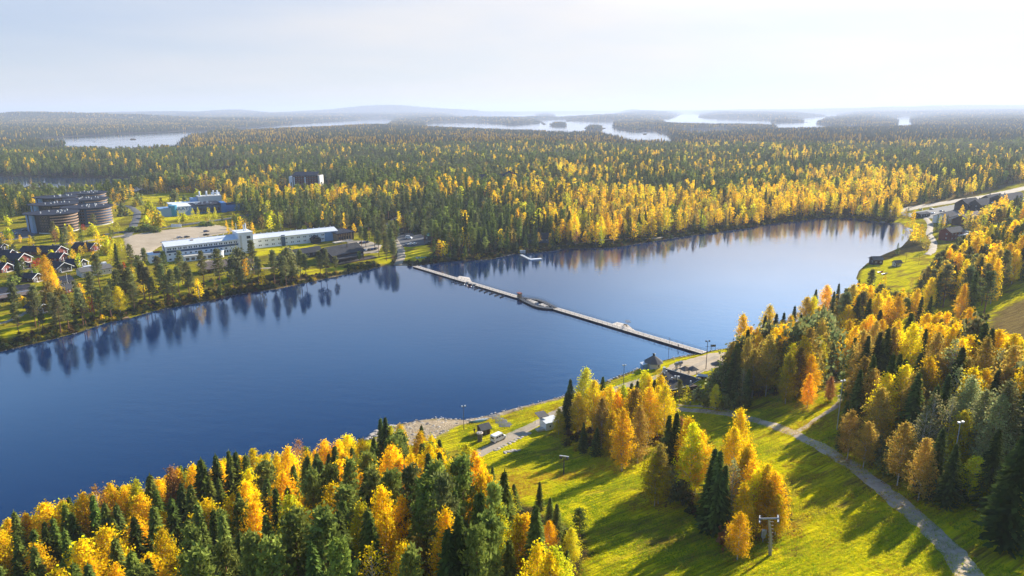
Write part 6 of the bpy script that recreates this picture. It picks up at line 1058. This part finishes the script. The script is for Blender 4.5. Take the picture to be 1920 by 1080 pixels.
for x, z in ((-1.4, -.2), (1.4, .5)):
    b_ = MB().box(tp[0] + x - .09, tp[0] + x + .09, -1.1, 1.1, h_ + z - .25, h_ + z - .05).build('sheave_beam', M['grey'], t_)
    for y in (-.9, -.3, .3, .9): MB(Matrix.Translation((tp[0] + x + .16, y, h_ + z - .2)) @ Matrix.Rotation(PI2, 4, 'Y')).cyl(0, 0, -.05, .05, .24, .24, 10).build('sheave', M['dgrey'], b_)
for k in range(9): z = .8 + k * h_ / 10; MB().box(-.2 * z / h_ * 2 - .42, -.2 * z / h_ * 2 + .42, .22, .27, z, z + .05).build('rung', M['grey'], t_)
p = place(1430, 1017); t_ = thing('control_post', 'grey electrical cabinet on a post behind the lift tower', 'cabinet', p); MB().box(-.07, .07, -.07, .07, -.3, 1.0).build('post', M['grey'], t_); MB().box(-.28, .28, -.2, .2, 1.0, 2.5).build('box', M['lgrey'], t_); MB().box(-.24, .24, -.225, -.205, 1.06, 2.44).build('door', M['grey'], t_)
p = place(1057, 890); h_ = height(p, 856); t_ = thing('lift_tower', 'small dark lift pole with a white-topped crossbar on the shady meadow', 'lift tower', p, -.3); MB().cyl(0, 0, -.5, h_, .2, .13, 8).build('pole', M['dgrey'], t_); MB().box(-1.2, 1.2, -.14, .14, h_, h_ + .2).build('crossarm', M['lgrey'], t_)
for x in (-.8, .8):
    b_ = MB().box(x - .3, x + .3, -.5, .5, h_ - .55, h_ - .02).build('sheave_box', M['dgrey'], t_)
    for y in (-.4, .4): MB(Matrix.Translation((x + .36, y, h_ - .3)) @ Matrix.Rotation(PI2, 4, 'Y')).cyl(0, 0, -.05, .05, .22, .22, 10).build('sheave', M['black'], b_)
# lift gear among the trees at the right, deck in the grove
p = place(1664, 601); t_ = thing('lift_station', 'white-capped mast on a grey block between the right-hand woods', 'lift mast', p, .3); h_ = height(p, 580); MB().cyl(0, 0, 0, h_, .18, .14, 8).build('mast', M['lgrey'], t_); MB().box(-1.6, 1.4, -1.2, 1.2, -.8, 1.9).build('block', M['grey'], t_)
p = place(1721, 586); t_ = thing('snow_lance', 'tall green snow lance above the golden birches at the right', 'snow lance', p, .4); h_ = height(p, 565); MB().cyl(0, 0, 0, h_ * .75, .4, .32, 8).build('mast', M['teal'], t_); MB().cyl(0, 0, h_ * .75, h_, .2, .12, 8).build('tip', M['white'], t_); MB().bar((.3, 0, h_ * .5), (4.5, .5, 0), .06).build('stay', M['teal'], t_)
p = place(1805, 574); t_ = thing('lift_platform', 'grey lift platform with a slanting mast below the dry slope', 'lift platform', p, -.3); MB().box(-2.6, 2.6, -1.3, 1.3, -1, .6).build('deck', M['lgrey'], t_); MB().bar((0, 0, .5), (-2.0, 0, 6.5), .13, 6).build('mast', M['lgrey'], t_); MB().box(.3, 2.3, -.9, .9, .6, 2.2).build('cabin', M['grey'], t_)
p = place(1547, 717); t_ = thing('viewing_deck', 'sunlit timber deck with railing in the grove by the sandy path', 'deck', p, -.15); MB().box(-3, 3, -1.6, 1.6, .5, .7).build('floor', M['deck'], t_)
for x in (-2.9, 0, 2.9):
    for y in (-1.5, 1.5): MB().box(x - .08, x + .08, y - .08, y + .08, -1.2, 1.7).build('post', M['tim'], t_)
for y in (-1.5, 1.5): MB().bar((-2.9, y, 1.65), (2.9, y, 1.65), .07).build('rail', M['deck'], t_)
# ------------------------------------------------------------------ vehicles
def section(b_, prof, y0, y1, mi=0): n = len(prof); return b_.add([(x, y0, z) for x, z in prof] + [(x, y1, z) for x, z in prof], [tuple(range(n)), tuple(range(n, 2 * n))[::-1]] + [(i, n + i, n + (i + 1) % n, (i + 1) % n) for i in range(n)], mi)
def car_parts(kind):
    if kind == 'van': Lc, Wc, low, up_, wr = 5.3, 1.95, [(-2.65, .35), (-2.65, 2.25), (-2.45, 2.42), (.95, 2.42), (1.65, 1.35), (2.5, 1.1), (2.65, .75), (2.65, .35)], None, .34
    elif kind == 'estate': Lc, Wc, low, up_, wr = 4.6, 1.8, [(-2.3, .3), (-2.3, .9), (-2.2, .95), (1.2, .95), (2.15, .8), (2.3, .6), (2.3, .3)], [(-2.2, .95), (-1.85, 1.48), (.2, 1.5), (1.15, .95)], .32
    else: Lc, Wc, low, up_, wr = 4.3, 1.78, [(-2.15, .3), (-2.15, .85), (-1.9, .95), (1.1, .95), (2.0, .78), (2.15, .6), (2.15, .3)], [(-1.75, .95), (-1.1, 1.42), (.25, 1.45), (1.05, .95)], .32
    ins = .12; b_ = section(MB(), low, -Wc / 2, Wc / 2)
    body = b_.mesh('body', [M['paint']]); bm = bmesh.new(); bm.from_mesh(body); bmesh.ops.bevel(bm, geom=bm.edges[:], offset=.08, segments=2, affect='EDGES', profile=.5); bm.to_mesh(body); bm.free()
    if up_: cab = section(MB(), up_, -Wc / 2 + ins, Wc / 2 - ins).mesh('cabin', [M['paint']]); gl = section(MB(), [(x * .93 + .0, z - .06 if z > 1 else z + .06) for x, z in up_], -Wc / 2 + ins - .015, Wc / 2 - ins + .015).mesh('windows', [M['glass']])
    else:
        cab = None; g_ = MB()
        for sy in (-1, 1):
            for x0, x1 in ((-1.9, -1.0), (-.8, .1), (.35, 1.15)): y0 = sy * (Wc / 2 - .01); y1 = sy * (Wc / 2 + .02); g_.box(x0, x1, min(y0, y1), max(y0, y1), 1.45, 2.0)
        g_.box(-2.68, -2.63, -.7, .7, 1.4, 2.0); sl = (2.42 - 1.35) / (.95 - 1.65); g_.slab([(1.60, -.8, 1.47), (1.60, .8, 1.47), (1.03, .8, 2.34), (1.03, -.8, 2.34)], -.03); gl = g_.mesh('windows', [M['glass']])
    wh = MB(Matrix.Rotation(PI2, 4, 'X')).cyl(0, 0, -.11, .11, wr, wr, 14).mesh('tyre', [M['tyre']]); rim = MB(Matrix.Rotation(PI2, 4, 'X')).cyl(0, 0, -.12, .12, wr * .6, wr * .6, 10).mesh('rim', [M['lgrey']])
    hl = MB().box(-.02, .05, -.18, .18, -.08, .08).mesh('headlight', [M['lamp']]); tl = MB().box(-.05, .02, -.1, .1, -.14, .14).mesh('tail_light', [M['red']]); return Lc, Wc, wr, body, cab, gl, wh, rim, hl, tl
CP = {k: car_parts(k) for k in ('van', 'estate', 'car')}
def vehicle(kind, px0, py0, px1, py1, colr, label, group=None, full=False):
    a, b_ = place(px0, py0), place(px1, py1); Lc, Wc, wr, body, cab, gl, wh, rim, hl, tl = CP[kind]; mid = (a + b_) / 2; t_ = thing('van' if kind == 'van' else 'car', label, 'van' if kind == 'van' else 'car', (mid[0], mid[1], max(a[2], b_[2]) + (.32 if mid[1] > 330 else .1)), math.atan2(b_[1] - a[1], b_[0] - a[0]), group)
    if math.hypot(mid[0], mid[1]) < 330: t_.rotation_euler = (0, 0, t_.rotation_euler.z)
    for m_, n_ in ((body, 'body'), (cab, 'cabin'), (gl, 'windows')):
        if m_: o = link(n_, m_, t_); o.color = (*colr, 1)
    for x in (-Lc * .31, Lc * .31):
        for y in (-Wc / 2 + .06, Wc / 2 - .06):
            w_ = link('wheel', wh, t_, (x, y, wr))
            if full: link('rim', rim, w_)
    if full:
        for y in (-.7, .7): link('headlight', hl, t_, (Lc / 2 - .02, y, .75)); link('tail_light', tl, t_, (-Lc / 2 + .02, y * 1.15, 1.1))
        MB().box(Lc / 2 - .04, Lc / 2 + .08, -.85, .85, .35, .55).build('bumper', M['dgrey'], t_); MB().box(-Lc / 2 - .08, -Lc / 2 + .04, -.85, .85, .35, .55).build('bumper', M['dgrey'], t_)
        for y in (-1.1, 1.0): MB().box(1.2, 1.4, y, y + .1, 1.35, 1.6).build('mirror', M['black'], t_)
    return t_
vehicle('van', 927, 829.5, 942, 822.5, (.78, .78, .78), 'white van driving along the gravel road by the shed', None, True)
W_, D_, B_, S_ = (.7, .71, .72), (.02, .022, .028), (.03, .06, .16), (.3, .31, .33)
for k_, x0, y0, x1, y1, c_, l_ in [('car', 333, 447.5, 341, 446.5, S_, 'silver car alone in the sandy car park behind the hotel'), ('car', 347, 446.5, 354, 445.5, D_, 'dark car beside the silver one in the sandy car park'), ('estate', 383, 436, 391, 435, B_, 'blue car farthest back in the sandy car park'), ('estate', 383, 442.5, 391, 441.5, D_, 'dark car just below the blue one in the sandy car park'),
    ('van', 761, 448, 773, 449, W_, 'white van in the shaded asphalt car park'), ('car', 760, 461.5, 766, 458.5, S_, 'grey car at the left of the short row above the lawn'), ('estate', 768, 461, 774, 458, W_, 'white car in the middle of the short row above the lawn'), ('estate', 775, 461, 781, 457, W_, 'white car at the right of the short row above the lawn'), ('estate', 752, 441, 758, 440, D_, 'dark car at the top of the asphalt car park'),
    ('car', 674, 459, 680, 455, D_, 'dark car, left of three on the gravel by the restaurant'), ('car', 681, 458.5, 687, 454.5, B_, 'blue car, middle of three on the gravel by the restaurant'), ('car', 687, 457.5, 692, 453.5, D_, 'black car, right of three on the gravel by the restaurant'), ('car', 676, 467.5, 682, 465.5, D_, 'dark car alone beside the restaurant wall'),
    ('car', 684, 472.5, 690, 469.5, W_, 'white car, first in the lower row right of the restaurant'), ('car', 690, 472, 696, 468.5, D_, 'dark car, second in the lower row right of the restaurant'), ('car', 696, 471, 702, 467.5, B_, 'blue car, third in the lower row right of the restaurant'), ('car', 702, 470, 708, 466.5, D_, 'dark car, last in the lower row right of the restaurant'),
    ('estate', 662, 432, 671, 430, S_, 'silver car beside the timber pavilion'), ('van', 477, 507, 483, 505, B_, 'blue van by the boathouse under the orange birch'), ('estate', 805, 457, 810, 456, D_, 'dark car next to the round orange tree'),
    ('car', 1722, 395, 1730, 394, S_, 'silver car, left of three on the far right car park'), ('estate', 1743, 392.5, 1751, 394, W_, 'white car, middle of three on the far right car park'), ('car', 1761, 398, 1768, 396.5, S_, 'grey car, right of three on the far right car park'), ('estate', 1746, 402, 1752, 401, W_, 'white car behind the dark kiosk at the right'), ('car', 1749, 415, 1755, 412, D_, 'black car on the winding road near the right lake end'), ('estate', 1808, 429.5, 1815, 428.5, D_, 'dark car beside the orange birch above the red house'),
    ('car', 283, 488, 290, 487, S_, 'grey car in front of the low white annex'), ('car', 42, 434, 50, 433, D_, 'dark car at the left edge by the round blocks'), ('car', 30, 441, 38, 440, S_, 'silver car at the left edge by the round blocks')]: vehicle(k_, x0, y0, x1, y1, c_, l_, 'parked cars')
# signs
p = place(735, 423.5); t_ = thing('sign', 'yellow sign board on two posts beside the far road', 'sign', p, .05); MB().box(-3.4, 3.4, -.1, .1, 1.0, 4.8).build('board', M['gold'], t_)
for x in (-2.8, 2.8): MB().box(x - .1, x + .1, -.1, .1, -.5, 1.0).build('post', M['brown'], t_)
p = place(331, 428); t_ = thing('sign', 'white hoarding beside the sandy car park', 'sign', p, .05); MB().box(-4.2, 4.2, -.1, .1, .8, 3.6).build('board', M['white'], t_)
for x in (-3.6, 3.6): MB().box(x - .1, x + .1, -.1, .1, -.5, .8).build('post', M['grey'], t_)
p = place(1597, 301); h_ = height(p, 264); t_ = thing('mast', 'tall thin red lattice mast above the right-hand forest', 'mast', p); b_ = MB()
for i in range(3): a = i * 2.09; MB().bar((1.0 * math.cos(a), 1.0 * math.sin(a), 0), (.25 * math.cos(a), .25 * math.sin(a), h_), .12, 5).build('leg', M['red'], t_)
for k in range(10): z = h_ * (k + .5) / 10; r_ = 1.0 - .75 * z / h_; MB().cyl(0, 0, z, z + .25, r_, r_ - .02, 3).build('brace', M['red'], t_)
# boulders along the ditch, stones on the shore
def boulder(g, r_):
    bm = bmesh.new(); bmesh.ops.create_icosphere(bm, subdivisions=2, radius=r_)
    for v in bm.verts: v.co *= g.uniform(.78, 1.15); v.co.z *= .62
    me_ = bpy.data.meshes.new('boulder'); bm.to_mesh(me_); bm.free(); return me_
g = np.random.default_rng(3); ROCKS = [boulder(g, 1.0) for _ in range(6)]
for m_ in ROCKS: m_.materials.append(M['rock'])
n = 0
for px_, py_, r_ in [(929, 844, .7), (935, 841, .8), (941, 838, .6), (948, 835, .7), (955, 831, .8), (961, 828, .9), (967, 824.5, .7), (973, 822, .8), (979, 819, .7), (985, 815.5, .8), (990, 813, 1.0), (947, 848.5, .8), (953, 847, .9), (960, 845.5, .9), (966, 845, .8), (973, 844, .6)]:
    p = place(px_, py_); tag(link('boulder', ROCKS[n % 6], None, (p[0], p[1], p[2] - .05), n * 1.3, (r_ * 1.3, r_ * .8, r_ * .55)), f'{ORD[n if n < 11 else n - 11]} pale boulder from left in the {"long ditch line below the gravel road" if n < 11 else "short row below the ditch line"}', 'boulder', 'pale boulders along the ditch'); n += 1
for i, (px_, py_, r_) in enumerate([(687, 824, 1.0), (692, 821, .8), (697, 816, 1.2), (702, 813, 1.1), (706, 810, 1.3), (710, 815, .9), (704, 818, .9), (726, 803, 1.0), (733, 800, 1.2), (739, 799, .9)]):
    p = place(px_, py_); tag(link('boulder', ROCKS[i % 6], None, p, i * 2.1, (r_, r_ * .8, r_ * .7)), f'{ORD[i if i < 7 else i - 7]} pale boulder from the left on the shore {"between twin spruces and beach" if i > 6 else "left of the dark twin spruces"}', 'boulder', 'pale shore boulders')
rp, rs, ri = [], [], []
for L0, n_, w_, zz in ((NEAR_SHORE[9:], 800, 2.2, (.15, .5)), (FAR_SHORE[2:], 700, 1.6, (.15, .5))):
    q_ = resample(plane(L0), .5); k = RNG.integers(0, len(q_), n_); x, y = q_[k, 0] + RNG.normal(size=n_) * w_ * .5, q_[k, 1] + RNG.normal(size=n_) * w_ * .5
    z = terrain(x, y); ok = z > -.3; x, y, z = x[ok], y[ok], z[ok]; s_ = RNG.uniform(*zz, len(x)); rp += np.stack([x, y, np.maximum(z, -.15)], 1).tolist(); rs += np.stack([s_ * 1.2, s_, s_ * .8], 1).tolist(); ri += (RNG.integers(0, 6, len(x)) if w_ > 2 else RNG.integers(0, 3, len(x)) * 2).tolist()
bx, by = RNG.uniform(-60, 0, 700), RNG.uniform(190, 250, 700); ok = inside(bx, by, BEACH[0]); bx, by = bx[ok], by[ok]; s_ = RNG.uniform(.15, .5, len(bx)); rp += np.stack([bx, by, terrain(bx, by)], 1).tolist(); rs += np.stack([s_ * 1.3, s_, s_ * .6], 1).tolist(); ri += RNG.integers(0, 6, len(bx)).tolist()
st_ = [tinted('stone', *[np.array([v.co[:] for v in m_.vertices]), np.array([p_.vertices[:] for p_ in m_.polygons])], np.ones((len(m_.vertices), 3)), [M['rock' if i % 2 else 'rockg']]) for i, m_ in enumerate(ROCKS)]
instancer('shingle', 'grey and pale stones scattered along the shoreline and beach', 'stones', rp, RNG.uniform(0, 6.28, len(rp)), rs, ri, [(m_, (1, 1, 1)) for m_ in st_])
# ------------------------------------------------------------------ people: one continuous body each
def person(px, py, z, label, rz, jacket, pose=0):
    p = place(px, py) if z is None else np.array([*wpt(px, py, z), z]); t_ = thing('person', label, 'person', p, rz); me_ = bpy.data.meshes.new('body'); s = .26 if pose else .10
    J = [(0, 0, .95), (0, .02, 1.2), (0, .02, 1.42), (0, .02, 1.52), (0, 0, 1.6), (0, -.01, 1.72), (-.19, .02, 1.42), (-.25, .04, 1.15), (-.22, -.08, .92), (-.22, -.12, .84), (.19, .02, 1.42), (.25, .04, 1.15), (.22, -.08, .92), (.22, -.12, .84), (-.1, 0, .9), (-.11, -s, .5), (-.11, -s * .6, .08), (-.11, -s * .6 - .14, .04), (.1, 0, .9), (.11, s * .6, .5), (.11, s * 1.3, .08), (.11, s * 1.3 - .14, .04)]
    E = [(0, 1), (1, 2), (2, 3), (3, 4), (4, 5), (2, 6), (6, 7), (7, 8), (8, 9), (2, 10), (10, 11), (11, 12), (12, 13), (0, 14), (14, 15), (15, 16), (16, 17), (0, 18), (18, 19), (19, 20), (20, 21)]
    R_ = [.15, .16, .15, .06, .09, .09, .075, .06, .045, .04, .075, .06, .045, .04, .11, .075, .05, .04, .11, .075, .05, .04]
    me_.from_pydata(J, E, []); o = link('body', me_, None); sk = o.modifiers.new('skin', 'SKIN')
    for i, v in enumerate(me_.skin_vertices[0].data): v.radius = (R_[i], R_[i]); v.use_root = i == 0
    o.modifiers.new('sub', 'SUBSURF').levels = 1; dg = bpy.context.evaluated_depsgraph_get(); new = bpy.data.meshes.new_from_object(o.evaluated_get(dg)); bpy.data.objects.remove(o); new.materials.clear()
    for m_ in (M['cloth'], M[jacket], M['skin'], M['hair']): new.materials.append(m_)
    for f in new.polygons: z_ = f.center.z; f.material_index = 3 if z_ > 1.70 or (z_ > 1.58 and f.center.y > .03) else 2 if z_ > 1.5 or (z_ < .9 and abs(f.center.x) > .19) else 1 if z_ > .92 else 0; f.use_smooth = True
    link('body', new, t_); return t_
person(889.5, 812, None, 'person in dark clothes standing left of the shed', .4, 'cloth'); person(1294, 761, None, 'person in a light jacket walking on the track at the wood edge', 1.2, 'cloth2', 1); person(1272, 652, .78, 'person in dark clothes on the near end of the bridge', .8, 'cloth', 1)
